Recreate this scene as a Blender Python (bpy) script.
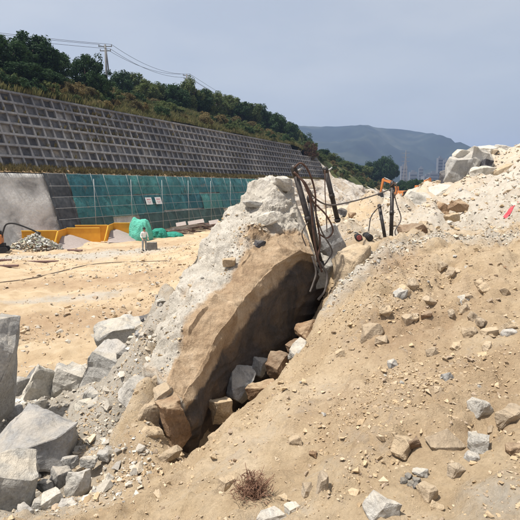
import bpy, bmesh, math, random
import numpy as np
from mathutils import Vector, Matrix

for o in list(bpy.data.objects):
    bpy.data.objects.remove(o)
scene = bpy.context.scene
C = scene.collection
R = math.radians

# ------------------------------------------------------------------ camera, sky, sun, exposure
TH = math.atan(74 / 500)
cam = bpy.data.objects.new('camera', bpy.data.cameras.new('camera'))
C.objects.link(cam)
cam.location = (0, 0, 6)
cam.rotation_euler = (math.pi / 2 - TH, 0, 0)
cam.data.sensor_width = 36
cam.data.lens = 36 * 500 / 520
cam.data.clip_start = 0.05
cam.data.clip_end = 30000
scene.camera = cam

SUN_EL, SUN_AZ = 67, -108          # azimuth measured from +Y (ahead) towards +X (right)
world = bpy.data.worlds.new('World')
scene.world = world
world.use_nodes = True
wn = world.node_tree
bg = wn.nodes['Background']
sky = wn.nodes.new('ShaderNodeTexSky')
sky.sky_type = 'NISHITA'
sky.sun_disc = False
sky.sun_elevation = R(SUN_EL)
sky.sun_rotation = R(SUN_AZ)
sky.air_density = 1.0
sky.dust_density = 5.0
sky.ozone_density = 2.0
wtc = wn.nodes.new('ShaderNodeTexCoord')
wmp = wn.nodes.new('ShaderNodeMapping')
wmp.inputs['Scale'].default_value = (1.0, 1.0, 3.2)
wno = wn.nodes.new('ShaderNodeTexNoise')
wno.inputs['Scale'].default_value = 2.6
wno.inputs['Detail'].default_value = 6
wmr = wn.nodes.new('ShaderNodeMapRange')
wmr.inputs['From Min'].default_value = .42
wmr.inputs['From Max'].default_value = .72
wmr.inputs['To Min'].default_value = .50
wmr.inputs['To Max'].default_value = .72
wmx = wn.nodes.new('ShaderNodeMix')                 # thin veil of cloud over the whole sky
wmx.data_type = 'RGBA'
wmx.inputs[7].default_value = (5.2, 5.3, 5.3, 1)
wn.links.new(wtc.outputs['Generated'], wmp.inputs[0])
wn.links.new(wmp.outputs[0], wno.inputs['Vector'])
wn.links.new(wno.outputs['Fac'], wmr.inputs['Value'])
wn.links.new(wmr.outputs[0], wmx.inputs[0])
wn.links.new(sky.outputs[0], wmx.inputs[6])
wn.links.new(wmx.outputs[2], bg.inputs[0])
bg.inputs[1].default_value = 0.078

sun = bpy.data.objects.new('sun', bpy.data.lights.new('sun', 'SUN'))
C.objects.link(sun)
sun.data.energy = 3.5
sun.data.angle = R(1.8)
sun.data.color = (1.0, 0.95, 0.87)
sd = Vector((math.cos(R(SUN_EL)) * math.sin(R(SUN_AZ)), math.cos(R(SUN_EL)) * math.cos(R(SUN_AZ)), math.sin(R(SUN_EL))))
sun.rotation_euler = sd.to_track_quat('Z', 'Y').to_euler()

vs = scene.view_settings
vs.view_transform = 'Standard'
vs.look = 'None'
vs.exposure = 0.92
vs.gamma = 1.0
vs.use_curve_mapping = False

# ------------------------------------------------------------------ helpers
rng = np.random.default_rng(7)
random.seed(7)
CT, ST = math.cos(TH), math.sin(TH)


def P(px, py, Y):
    """a point Y metres ahead of the camera position, seen at photo position px, py"""
    u, v = (px - 260) / 500, (260 - py) / 500
    t = Y / (CT + v * ST)
    return np.array((u * t, Y, 6 + (v * CT - ST) * t))


def hash3(ix, iy, iz, seed):
    h = (ix.astype(np.int64) * 374761393 + iy.astype(np.int64) * 668265263 + iz.astype(np.int64) * 2147483647 + seed * 974711) & 0xFFFFFFFF
    h = ((h ^ (h >> 13)) * 1274126177) & 0xFFFFFFFF
    h = ((h ^ (h >> 16)) * 2246822519) & 0xFFFFFFFF
    h = h ^ (h >> 15)
    return (h & 0xFFFFFF) / float(0xFFFFFF)


def vnoise(x, y, z, seed=0):
    x, y, z = np.broadcast_arrays(np.asarray(x, float), np.asarray(y, float), np.asarray(z, float))
    fx, fy, fz = np.floor(x), np.floor(y), np.floor(z)
    tx, ty, tz = x - fx, y - fy, z - fz
    tx, ty, tz = [t * t * t * (t * (t * 6 - 15) + 10) for t in (tx, ty, tz)]
    r = 0
    for a in (0, 1):
        wa = tx if a else 1 - tx
        for b in (0, 1):
            wb = ty if b else 1 - ty
            for c in (0, 1):
                wc = tz if c else 1 - tz
                r = r + wa * wb * wc * hash3(fx + a, fy + b, fz + c, seed)
    return r * 2 - 1


def fbm(x, y, z=0.0, octv=4, seed=0, gain=0.5, lac=2.03):
    r, a, f = 0, 1.0, 1.0
    for i in range(octv):
        r = r + a * vnoise(x * f + 13.7 * i, y * f - 7.1 * i, np.asarray(z) * f + 3.3 * i, seed + i)
        a *= gain
        f *= lac
    return r


def ridged(x, y, z=0.0, octv=3, seed=0):
    r, a, f = 0, 1.0, 1.0
    for i in range(octv):
        r = r + a * (1 - np.abs(vnoise(x * f + 5.1 * i, y * f, np.asarray(z) * f, seed + i)) * 2)
        a *= 0.5
        f *= 2.1
    return r


def sround(x):
    f = np.floor(x + .5)
    t = x + .5 - f
    return f - 1 + sstep(0, .45, t)


def sstep(a, b, x):
    t = np.clip((x - a) / (b - a), 0, 1)
    return t * t * (3 - 2 * t)


def mesh_np(name, V, F, smooth=False):
    """V (n,3), F (m,k) equal-size faces"""
    V = np.asarray(V, np.float32)
    F = np.asarray(F, np.int32)
    me = bpy.data.meshes.new(name)
    k = F.shape[1]
    me.vertices.add(len(V))
    me.vertices.foreach_set('co', V.ravel())
    me.loops.add(F.size)
    me.loops.foreach_set('vertex_index', F.ravel())
    me.polygons.add(len(F))
    me.polygons.foreach_set('loop_start', np.arange(0, F.size, k, dtype=np.int32))
    me.update(calc_edges=True)
    me.polygons.foreach_set('use_smooth', np.full(len(F), smooth, dtype=bool))
    me.update()
    return me


def link(name, me, mat=None, parent=None, loc=None):
    o = bpy.data.objects.new(name, me)
    C.objects.link(o)
    if mat is not None and me is not None and len(me.materials) == 0:
        me.materials.append(mat)
    if parent is not None:
        o.parent = parent
    if loc is not None:
        o.location = loc
    return o


def tag(o, label=None, cat=None, group=None, kind=None):
    if label: o['label'] = label
    if cat: o['category'] = cat
    if group: o['group'] = group
    if kind: o['kind'] = kind
    return o


def thing(name, label, cat, loc=(0, 0, 0), rz=0.0, group=None):
    o = bpy.data.objects.new(name, None)
    C.objects.link(o)
    o.location = loc
    o.rotation_euler = (0, 0, rz)
    o.empty_display_size = 0.3
    return tag(o, label, cat, group)


def copy_tree(o, parent=None):
    c = o.copy()
    C.objects.link(c)
    if parent is not None:
        c.parent = parent
    for ch in list(o.children):
        copy_tree(ch, c)
    return c


class MB:
    """collects boxes, bars and tubes into one mesh"""
    def __init__(self):
        self.bm = bmesh.new()

    def box(self, c, s, rot=None, taper=None):
        m = bmesh.ops.create_cube(self.bm, size=1.0)
        vs_ = m['verts']
        for v in vs_:
            if taper and v.co.z > 0:
                v.co.x *= taper[0]; v.co.y *= taper[1]
            v.co = Vector((v.co.x * s[0], v.co.y * s[1], v.co.z * s[2]))
            if rot is not None:
                v.co = rot @ v.co
            v.co += Vector(c)
        return self

    def bar(self, a, b, w, h=None, n=4):
        a, b = Vector(a), Vector(b)
        d = b - a
        q = d.to_track_quat('Z', 'Y').to_matrix()
        return self.box((a + b) / 2, (w, h or w, d.length), q)

    def tube(self, pts, r, n=8, cap=True):
        pts = [Vector(p) for p in pts]
        rs = r if hasattr(r, '__len__') else [r] * len(pts)
        rings = []
        prev = None
        for i, p in enumerate(pts):
            t = (pts[min(i + 1, len(pts) - 1)] - pts[max(i - 1, 0)])
            t = t.normalized() if t.length > 1e-9 else Vector((0, 0, 1))
            if prev is None:
                up = Vector((0, 0, 1)) if abs(t.z) < .9 else Vector((1, 0, 0))
                s = t.cross(up).normalized()
            else:
                s = (prev - t * prev.dot(t)).normalized()
            prev = s
            b = t.cross(s)
            rings.append([self.bm.verts.new(p + (s * math.cos(2 * math.pi * k / n) + b * math.sin(2 * math.pi * k / n)) * rs[i]) for k in range(n)])
        for i in range(len(rings) - 1):
            for k in range(n):
                f = self.bm.faces.new((rings[i][k], rings[i][(k + 1) % n], rings[i + 1][(k + 1) % n], rings[i + 1][k]))
                f.smooth = n > 5
        if cap:
            self.bm.faces.new(rings[0][::-1])
            self.bm.faces.new(rings[-1])
        return self

    def poly(self, pts, thick, nrm):
        """a flat plate: outline pts extruded by thick along nrm"""
        n = Vector(nrm).normalized() * thick
        a = [self.bm.verts.new(Vector(p)) for p in pts]
        b = [self.bm.verts.new(Vector(p) + n) for p in pts]
        self.bm.faces.new(a[::-1]); self.bm.faces.new(b)
        for i in range(len(pts)):
            j = (i + 1) % len(pts)
            self.bm.faces.new((a[i], a[j], b[j], b[i]))
        return self

    def build(self, name, mat, parent=None, bevel=0.0):
        if bevel:
            bmesh.ops.bevel(self.bm, geom=self.bm.edges[:], offset=bevel, segments=1, affect='EDGES', clamp_overlap=True)
        bmesh.ops.recalc_face_normals(self.bm, faces=self.bm.faces[:])
        me = bpy.data.meshes.new(name)
        self.bm.to_mesh(me)
        self.bm.free()
        return link(name, me, mat, parent)


def curve_pts(ctrl, n=24):
    """Catmull-Rom through ctrl"""
    c = [np.array(p, float) for p in ctrl]
    c = [2 * c[0] - c[1]] + c + [2 * c[-1] - c[-2]]
    out = []
    segs = len(c) - 3
    per = max(2, n // segs)
    for i in range(segs):
        p0, p1, p2, p3 = c[i:i + 4]
        for k in range(per):
            t = k / per
            out.append(.5 * ((2 * p1) + (-p0 + p2) * t + (2 * p0 - 5 * p1 + 4 * p2 - p3) * t * t + (-p0 + 3 * p1 - 3 * p2 + p3) * t ** 3))
    out.append(c[-2])
    return out


# ------------------------------------------------------------------ materials
class NT:
    def __init__(self, name, rough=0.9, spec=0.25):
        self.m = bpy.data.materials.new(name)
        self.m.use_nodes = True
        self.t = self.m.node_tree
        self.b = self.t.nodes['Principled BSDF']
        self.b.inputs['Roughness'].default_value = rough
        self.b.inputs['Specular IOR Level'].default_value = spec
        self.tc = self.t.nodes.new('ShaderNodeTexCoord')

    def n(self, typ, **kw):
        x = self.t.nodes.new(typ)
        for k, v in kw.items():
            setattr(x, k, v)
        return x

    def l(self, a, b):
        self.t.links.new(a, b)

    def noise(self, scale, detail=4, rough=.55, coord='Object', vec=None, dist=0.0):
        x = self.n('ShaderNodeTexNoise')
        x.inputs['Scale'].default_value = scale
        x.inputs['Detail'].default_value = detail
        x.inputs['Roughness'].default_value = rough
        x.inputs['Distortion'].default_value = dist
        self.l(vec if vec is not None else self.tc.outputs[coord], x.inputs['Vector'])
        return x.outputs['Fac']

    def ramp(self, fac, stops):
        x = self.n('ShaderNodeValToRGB')
        el = x.color_ramp.elements
        while len(el) > 1:
            el.remove(el[-1])
        el[0].position = stops[0][0]
        el[0].color = (*stops[0][1], 1) if len(stops[0][1]) == 3 else stops[0][1]
        for p, c in stops[1:]:
            e = el.new(p)
            e.color = (*c, 1)
        self.l(fac, x.inputs['Fac'])
        return x.outputs['Color']

    def fr(self, fac, a, b):
        """0..1 ramp between a and b"""
        x = self.n('ShaderNodeMapRange')
        x.inputs['From Min'].default_value = a
        x.inputs['From Max'].default_value = b
        self.l(fac, x.inputs['Value'])
        return x.outputs['Result']

    def mix(self, fac, a, b, mode='MIX'):
        x = self.n('ShaderNodeMix', data_type='RGBA', blend_type=mode)
        for s, v in ((x.inputs[0], fac), (x.inputs[6], a), (x.inputs[7], b)):
            if isinstance(v, (int, float)):
                s.default_value = v
            elif isinstance(v, tuple):
                s.default_value = (*v, 1)
            else:
                self.l(v, s)
        return x.outputs[2]

    def math(self, op, a, b=0.0):
        x = self.n('ShaderNodeMath', operation=op)
        for s, v in ((x.inputs[0], a), (x.inputs[1], b)):
            if isinstance(v, (int, float)):
                s.default_value = v
            else:
                self.l(v, s)
        return x.outputs[0]

    def bump(self, h, dist=.02, strength=1.0):
        x = self.n('ShaderNodeBump')
        x.inputs['Distance'].default_value = dist
        x.inputs['Strength'].default_value = strength
        self.l(h, x.inputs['Height'])
        self.l(x.outputs[0], self.b.inputs['Normal'])

    def col(self, c):
        if isinstance(c, tuple):
            self.b.inputs['Base Color'].default_value = (*c, 1)
        else:
            self.l(c, self.b.inputs['Base Color'])
        return self

    def rand(self):
        return self.n('ShaderNodeObjectInfo').outputs['Random']


def simple(name, c1, c2, scale=6, rough=.8, bump=.0, spec=.25, metal=0.0):
    t = NT(name, rough, spec)
    f = t.noise(scale, 5, .6)
    t.col(t.mix(t.fr(f, .3, .7), c1, c2))
    t.b.inputs['Metallic'].default_value = metal
    if bump:
        t.bump(t.noise(scale * 4, 4, .6), bump)
    return t.m


def rock_mat(name, dark, mid, light, dust, dust_amt=.5, scale=1.0, stain=None):
    t = NT(name, .93, .15)
    geo = t.n('ShaderNodeNewGeometry')
    pos = geo.outputs['Position']
    f1 = t.noise(1.3 * scale, 7, .62, vec=pos, dist=.4)
    f2 = t.noise(26 * scale, 5, .7, vec=pos)
    base = t.ramp(f1, [(.3, dark), (.5, mid), (.7, light)])
    if stain:
        base = t.mix(t.fr(t.noise(2.1 * scale, 6, .65, vec=pos, dist=1.2), .5, .66), base, stain)
    base = t.mix(.55, base, t.ramp(f2, [(.28, (.35, .35, .35)), (.5, (.95, .95, .95)), (.72, (1.45, 1.45, 1.42))]), 'MULTIPLY')
    sep = t.n('ShaderNodeSeparateXYZ')
    t.l(geo.outputs['Normal'], sep.inputs[0])
    up = t.fr(sep.outputs['Z'], .25, .85)
    du = t.math('MULTIPLY', up, t.fr(t.noise(3.7 * scale, 6, .6, vec=pos), .38, .62))
    base = t.mix(t.math('MULTIPLY', du, dust_amt), base, dust)
    r = t.rand()
    base = t.mix(1.0, base, t.ramp(r, [(0, (.82, .82, .84)), (1, (1.15, 1.12, 1.06))]), 'MULTIPLY')
    t.col(base)
    h = t.math('ADD', t.math('MULTIPLY', t.noise(9 * scale, 8, .68, vec=pos, dist=.5), 1.0), t.math('MULTIPLY', t.noise(60 * scale, 3, .6, vec=pos), .18))
    t.bump(h, .06 / scale, .8)
    return t.m


DUST = (.50, .41, .29)
M = {}
M['rock_grey'] = rock_mat('rock_grey', (.24, .238, .23), (.36, .355, .34), (.46, .45, .43), (.54, .48, .39), .6)
M['rock_pale'] = rock_mat('rock_pale', (.34, .33, .30), (.47, .45, .41), (.58, .56, .52), (.56, .50, .41), .6)
M['rock_dark_grey'] = rock_mat('rock_dark_grey', (.09, .085, .08), (.18, .17, .155), (.30, .28, .25), (.5, .44, .35), .5)  # darker grey rock of the small heap stones and the concrete block
M['rock_tan'] = rock_mat('rock_tan', (.32, .245, .165), (.43, .345, .245), (.52, .44, .335), (.47, .37, .25), .9)
M['rock_dark'] = rock_mat('rock_dark', (.05, .05, .055), (.10, .10, .11), (.17, .17, .17), (.4, .33, .24), .25)
M['rock_brown'] = rock_mat('rock_brown', (.14, .09, .06), (.24, .16, .10), (.35, .25, .17), DUST, .5)

# soil: colour masks travel with the ground in the 'soil' attribute (grey rock flour, orange clay, white rubble)
t = NT('soil', .96, .1)
pos = t.n('ShaderNodeNewGeometry').outputs['Position']
at = t.n('ShaderNodeAttribute', attribute_name='soil')
sp = t.n('ShaderNodeSeparateColor')
t.l(at.outputs['Color'], sp.inputs[0])
dirt = t.ramp(t.noise(.9, 8, .62, vec=pos, dist=.6), [(.28, (.38, .275, .17)), (.5, (.50, .385, .25)), (.72, (.58, .47, .335))])
grey = t.ramp(t.noise(2.1, 7, .65, vec=pos), [(.3, (.35, .315, .26)), (.7, (.49, .45, .39))])
oran = t.ramp(t.noise(1.7, 7, .65, vec=pos), [(.3, (.32, .22, .135)), (.7, (.44, .325, .21))])
whit = t.ramp(t.noise(3.1, 8, .7, vec=pos), [(.3, (.40, .35, .285)), (.7, (.58, .535, .46))])
edge = t.math('SUBTRACT', t.noise(5.0, 9, .75, vec=pos, dist=.6), .5)
def mk(ch):
    return t.fr(t.math('ADD', ch, t.math('MULTIPLY', edge, 1.6)), .15, .95)
c = t.mix(mk(sp.outputs[1]), dirt, oran)
c = t.mix(mk(sp.outputs[0]), c, grey)
c = t.mix(mk(sp.outputs[2]), c, whit)
c = t.mix(.55, c, t.ramp(t.noise(38, 5, .72, vec=pos), [(.27, (.68, .64, .60)), (.5, (1.05, 1.05, 1.05)), (.75, (1.3, 1.3, 1.3))]), 'MULTIPLY')
t.col(c)
h = t.math('ADD', t.noise(14, 9, .76, vec=pos, dist=.3), t.math('MULTIPLY', t.noise(75, 4, .7, vec=pos), .45))
t.bump(h, .05, .9)
M['soil'] = t.m

t = NT('lattice_concrete', .92, .15)
pos = t.n('ShaderNodeNewGeometry').outputs['Position']
mp = t.n('ShaderNodeMapping'); mp.inputs['Scale'].default_value = (1.6, 1.6, .22); t.l(pos, mp.inputs['Vector'])
c = t.ramp(t.noise(.09, 4, .6, vec=pos), [(.40, (.135, .135, .143)), (.60, (.235, .23, .228))])
c = t.mix(.75, c, t.ramp(t.noise(1.0, 7, .7, vec=mp.outputs[0]), [(.32, (.5, .5, .5)), (.55, (1, 1, 1)), (.75, (1.25, 1.23, 1.18))]), 'MULTIPLY')
t.col(c); t.bump(t.noise(5, 6, .65, vec=pos), .03)
M['lattice'] = t.m
t = NT('panel_concrete', .92, .2)
pos = t.n('ShaderNodeNewGeometry').outputs['Position']
c = t.ramp(t.noise(1.1, 7, .65, vec=pos), [(.3, (.065, .065, .07)), (.5, (.11, .11, .115)), (.7, (.175, .17, .165))])
c = t.mix(t.fr(t.noise(.12, 5, .6, vec=pos), .58, .68), c, (.22, .19, .14))
c = t.mix(1.0, c, t.ramp(t.rand(), [(0, (.5, .5, .52)), (.35, (.85, .85, .86)), (.8, (1.2, 1.2, 1.2)), (.9, (1.5, 1.4, 1.2)), (1, (2.3, 2.2, 2.05))]), 'MULTIPLY')
t.col(c); t.bump(t.noise(9, 5, .6, vec=pos), .03)
M['panel'] = t.m
t = NT('wall_concrete', .9, .2)
pos = t.n('ShaderNodeNewGeometry').outputs['Position']
c = t.ramp(t.noise(.22, 7, .62, vec=pos, dist=1.0), [(.34, (.20, .195, .185)), (.48, (.46, .445, .415)), (.62, (.62, .60, .56))])
c = t.mix(.4, c, t.ramp(t.noise(4, 6, .7, vec=pos), [(.3, (.6, .6, .6)), (.7, (1.25, 1.25, 1.25))]), 'MULTIPLY')
t.col(c); t.bump(t.noise(2.5, 6, .65, vec=pos), .12)
M['wallc'] = t.m
M['berm'] = simple('dry_berm_soil', (.20, .13, .07), (.36, .26, .15), 1.2, .95, .05)
t = NT('safety_net', .75, .2)
pos = t.n('ShaderNodeNewGeometry').outputs['Position']
c = t.mix(t.fr(t.noise(.5, 5, .6, vec=pos), .35, .65), (.030, .115, .135), (.05, .175, .19))
c = t.mix(t.fr(t.noise(2.6, 6, .7, vec=pos), .55, .78), c, (.13, .2, .19))
c = t.mix(t.fr(t.noise(.7, 7, .75, vec=pos, dist=1.5), .52, .62), c, (.022, .085, .095))
t.bump(t.noise(2.2, 7, .7, vec=pos, dist=1.0), .12)
c = t.mix(t.fr(t.noise(.9, 8, .75, vec=pos, dist=.5), .60, .70), c, (.16, .13, .09))
c = t.mix(1.0, c, t.ramp(t.rand(), [(0, (.45, .6, .7)), (.5, (1, 1, 1)), (1, (1.45, 1.35, 1.15))]), 'MULTIPLY')
t.col(c)
M['net'] = t.m
M['net_dull'] = simple('dirty_green_net', (.035, .06, .055), (.07, .12, .11), .8, .85, .08)
M['blacknet'] = simple('dark_net', (.035, .04, .045), (.09, .095, .1), 2, .85)
M['steel'] = simple('galvanised_tube', (.25, .25, .25), (.4, .4, .39), 9, .5, 0, .4, .3)
M['orange'] = simple('orange_paint', (.62, .26, .02), (.72, .34, .03), 1.5, .55)
M['orange_dk'] = simple('orange_brace_paint', (.72, .42, .05), (.78, .46, .08), 3, .5)
M['machine'] = simple('machine_orange', (.45, .15, .04), (.55, .22, .08), 3, .5)
M['black'] = simple('black_rubber', (.015, .015, .016), (.04, .038, .036), 9, .7)
M['rod'] = simple('dark_oily_steel', (.018, .017, .017), (.06, .05, .045), 14, .5, 0, .45, .35)
M['hose'] = simple('rusty_hose', (.055, .034, .027), (.14, .085, .065), 12, .8)
M['hose_grey'] = simple('dusty_hose', (.07, .06, .055), (.15, .13, .115), 12, .8)
M['sand'] = simple('grey_sand', (.27, .225, .205), (.36, .31, .28), 8, .95, .02)
M['tarp'] = simple('mint_tarpaulin', (.09, .42, .31), (.15, .52, .40), 2, .75, .15)
M['tarp2'] = simple('green_tarpaulin', (.02, .22, .16), (.04, .30, .22), 2, .75, .15)
M['white'] = simple('white_board', (.70, .70, .68), (.8, .8, .78), 3, .6)
M['red'] = simple('red_fabric', (.40, .04, .06), (.5, .09, .1), 6, .7)
M['dullred'] = simple('dull_red_paint', (.22, .05, .05), (.3, .1, .09), 20, .7)
M['wood'] = simple('weathered_timber', (.13, .10, .08), (.26, .21, .16), 5, .9, .01)
M['wood_red'] = simple('stained_plank', (.14, .085, .08), (.22, .14, .12), 5, .9, .01)
M['glass'] = simple('cab_glass', (.02, .025, .03), (.04, .045, .05), 3, .15, 0, .5)
M['bark'] = simple('bark', (.07, .055, .04), (.13, .10, .08), 6, .95, .02)
M['pole'] = simple('pole_concrete', (.14, .14, .14), (.22, .22, .22), 3, .9)
M['twig'] = simple('dry_twig', (.14, .075, .05), (.26, .15, .10), 8, .9)


def leaf_mat(name, c1, c2, c3):
    t = NT(name, .75, .2)
    pos = t.n('ShaderNodeNewGeometry').outputs['Position']
    c = t.ramp(t.noise(.9, 5, .65, vec=pos), [(.32, c1), (.5, c2), (.68, c3)])
    c = t.mix(1.0, c, t.ramp(t.rand(), [(0, (.75, .8, .8)), (1, (1.2, 1.15, 1.1))]), 'MULTIPLY')
    t.col(c)
    tr = t.n('ShaderNodeBsdfTranslucent')
    t.l(c, tr.inputs[0])
    mx = t.n('ShaderNodeMixShader')
    mx.inputs[0].default_value = .25
    out = t.t.nodes['Material Output']
    t.l(t.b.outputs[0], mx.inputs[1])
    t.l(tr.outputs[0], mx.inputs[2])
    t.l(mx.outputs[0], out.inputs[0])
    return t.m


M['leaf_dark'] = leaf_mat('dark_foliage', (.016, .036, .012), (.026, .058, .019), (.045, .085, .028))
M['leaf_mid'] = leaf_mat('olive_foliage', (.05, .078, .024), (.085, .115, .037), (.14, .155, .06))
M['leaf_dry'] = leaf_mat('dry_foliage', (.10, .075, .03), (.15, .12, .05), (.20, .16, .075))
M['leaf_red'] = leaf_mat('reddish_foliage', (.10, .045, .03), (.12, .07, .04), (.09, .09, .04))
M['grass'] = leaf_mat('hillside_grass', (.085, .098, .034), (.16, .155, .062), (.26, .215, .11))
t = NT('hill_soil', .95, .1)
pos = t.n('ShaderNodeNewGeometry').outputs['Position']
c = t.ramp(t.noise(.22, 7, .6, vec=pos), [(.3, (.035, .05, .018)), (.5, (.07, .078, .03)), (.68, (.13, .105, .05))])
t.col(c); t.bump(t.noise(1.2, 6, .6, vec=pos), .3)
M['hill'] = t.m
t = NT('mountain_forest', .95, .05)
pos = t.n('ShaderNodeNewGeometry').outputs['Position']
c = t.ramp(t.noise(.006, 8, .6, vec=pos), [(.36, (.008, .013, .010)), (.5, (.018, .026, .017)), (.64, (.05, .055, .036))])
t.col(c)
M['mountain'] = t.m
t = NT('cut_rock_bank', .95, .1)
pos = t.n('ShaderNodeNewGeometry').outputs['Position']
c = t.ramp(t.noise(.25, 8, .68, vec=pos, dist=.8), [(.32, (.36, .26, .16)), (.48, (.50, .44, .36)), (.66, (.62, .58, .52))])
c = t.mix(t.fr(t.noise(.5, 6, .7, vec=pos), .6, .7), c, (.2, .17, .13))
t.col(c); t.bump(t.noise(1.1, 7, .7, vec=pos), .5)
M['bank'] = t.m
M['tower'] = simple('far_tower_wall', (.10, .115, .13), (.14, .15, .165), .05, .8)

# ------------------------------------------------------------------ the wall's frame: s runs along the wall, d across it, away from the camera is -d
AZ = math.atan2(.494, CT + .148 * ST)
EX, EY = math.sin(AZ), math.cos(AZ)
NX, NY = math.cos(AZ), -math.sin(AZ)
D0 = -42.9
K1, K2 = .33, .45
ZL, ZB, ZT = 7.3, 7.9, 16.3                 # lower wall top, lattice base, lattice top
D1 = D0 - K1 * ZL - 1.3                     # foot of lattice wall
DT = D1 - K2 * (ZT - ZB)                    # top of lattice wall


def W(s, d, z):
    return np.array((s * EX + d * NX, s * EY + d * NY, z))


def s_at(px, d, z):
    u = (px - 260) / 500
    return (u * (d * NY * CT - (z - 6) * ST) - d * NX) / (EX - u * EY * CT)


# ------------------------------------------------------------------ ground: control heights, smooth interpolation, layered relief
ctl = []
def cp(px, py, Y): ctl.append(P(px, py, Y))
def cx(x, y, z): ctl.append(np.array((x, y, z), float))
# near slope
cx(0, 0, 4.4); cx(0, -6, 4.4); cx(-6, -6, 3.0); cx(6, -6, 5.2); cx(3, 0, 4.9); cx(-3, 0, 3.7); cx(6, 2, 5.6); cx(-8, 1, 2.0)
cp(520, 520, 2.7); cp(400, 520, 3.0); cp(260, 520, 3.5); cp(130, 520, 4.0); cp(0, 520, 4.5)
cp(520, 440, 3.6); cp(400, 440, 4.0); cp(300, 440, 4.6); cp(230, 450, 5.0)
cp(520, 380, 4.5); cp(400, 380, 5.1); cp(330, 380, 5.7)
cp(520, 300, 6.5); cp(420, 300, 7.1); cp(360, 300, 7.8)
cp(520, 238, 9.2); cp(460, 242, 9.6); cp(410, 250, 9.4); cp(372, 264, 9.1)
# lip of the trench
for q in ((184, 462, 5.6), (222, 430, 6.05), (265, 394, 6.6), (300, 358, 7.2), (322, 322, 7.8), (340, 296, 8.4), (352, 280, 8.8)): cp(*q)
# trench floor and under the slab
cx(-.55, 6.45, 2.35); cx(-.2, 7.2, 2.1); cx(.15, 7.9, 2.2); cx(.55, 8.6, 2.6); cx(1.05, 9.2, 3.5)
cx(-.75, 7.0, 2.4); cx(-.6, 8.2, 2.0); cx(0, 9.2, 2.2); cx(.6, 10, 2.8)
cx(-1.0, 9.3, 2.4); cx(-.3, 10.2, 2.9)
# left flank below the slab
for q in ((150, 392, 6.3), (157, 414, 6.05), (143, 374, 6.85), (145, 343, 7.55), (152, 319, 8.25), (170, 292, 8.8)): cp(*q)
cx(-1.3, 7.0, 3.3); cx(-1.4, 7.6, 3.4); cx(-1.0, 6.15, 2.5)
for q in ((158, 440, 5.9), (140, 400, 6.6), (128, 365, 7.6), (142, 332, 8.5), (112, 420, 6.6), (100, 470, 5.6), (50, 500, 5.2), (112, 360, 9.0), (80, 420, 7.0), (40, 440, 7.0), (60, 396, 8.8), (10, 410, 8.0), (30, 378, 10.5), (90, 368, 10.3)): cp(*q)
cx(-2.5, 11.2, 2.2); cx(-1.6, 12.5, 2.2); cx(-7, 9, 1.5); cx(-6, 12.5, .8); cx(-9.5, 13, .3); cx(-4, 14, .8)
cx(-10, 7, 1.2); cx(-14, 12, 0); cx(-8, 17, 0); cx(-3.5, 18, .5); cx(-4, 25, 0); cx(-1.5, 17, 2.0); cx(-2, 24, 1.2)
# working plateau behind the slab
for q in ((350, 243, 11), (335, 222, 12.5), (390, 242, 12), (350, 228, 17), (400, 225, 18), (345, 214, 28), (400, 212, 28), (345, 205, 55), (405, 203, 50)): cp(*q)
cx(.8, 13, 4.1); cx(.6, 18, 3.6); cx(1.5, 28, 3.4); cx(2, 45, 3.0); cx(-1.5, 40, 1.0)
# spoil hill on the right
for q in ((420, 236, 11.5), (418, 212, 18), (440, 228, 13), (480, 222, 13), (520, 218, 12.5), (440, 205, 20), (480, 200, 20), (520, 195, 20), (430, 199, 28), (456, 188, 30), (431, 193, 33), (445, 190, 33), (420, 196, 34), (431, 194, 44), (446, 191, 45), (453, 189, 38), (490, 172, 31), (520, 165, 31), (470, 158, 35), (495, 150, 37), (520, 149, 37), (415, 201, 45), (404, 203, 60), (398, 199, 78), (419, 197, 92), (440, 197, 60), (390, 203, 70), (408, 198, 110)): cp(*q)
cx(25, 37, 9.2); cx(30, 20, 8.5); cx(18, 8, 7.5); cx(14, -3, 7); cx(45, 30, 10); cx(20, 50, 7.0); cx(35, 55, 8); cx(14, 58, 3.9); cx(15, 44, 5.6); cx(18, 75, 2.5); cx(60, 60, 7); cx(50, 90, 2.5)
# site floor
for q in ((-20, 20), (-30, 5), (-15, 40), (-8, 40), (-5, 60), (-20, 55), (-30, 30), (0, 75), (10, 100), (20, 120), (8, 85), (-12, 28), (-35, -20), (-60, 20), (-50, 60), (-20, -15)): cx(*q, 0)
cx(30, 130, 1); cx(40, 110, 2); cx(60, 150, 1.5); cx(100, 200, 1.5); cx(150, 100, 3); cx(80, 300, 1); cx(200, 300, 1); cx(-100, 100, 0); cx(-150, 300, 0); cx(0, 250, 0); cx(400, 600, 0); cx(-400, 600, 0); cx(0, 1000, 0); cx(1000, 1000, 0); cx(-1000, 1000, 0); cx(0, 3500, 0); cx(3000, 3500, 0); cx(-3000, 3500, 0); cx(3000, 0, 0); cx(-3000, 0, 0); cx(200, 0, 2); cx(-200, 0, 0); cx(60, -20, 6); cx(0, -40, 3)
ctl = np.array(ctl)
EPS = .25
def rbfk(ax, ay, bx, by):
    return -np.sqrt((ax[:, None] - bx[None]) ** 2 + (ay[:, None] - by[None]) ** 2 + EPS ** 2)
n = len(ctl)
A = np.zeros((n + 1, n + 1))
A[:n, :n] = rbfk(ctl[:, 0], ctl[:, 1], ctl[:, 0], ctl[:, 1]) - np.eye(n) * .02
A[:n, n] = 1; A[n, :n] = 1
wts = np.linalg.solve(A, np.r_[ctl[:, 2], 0])
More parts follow.
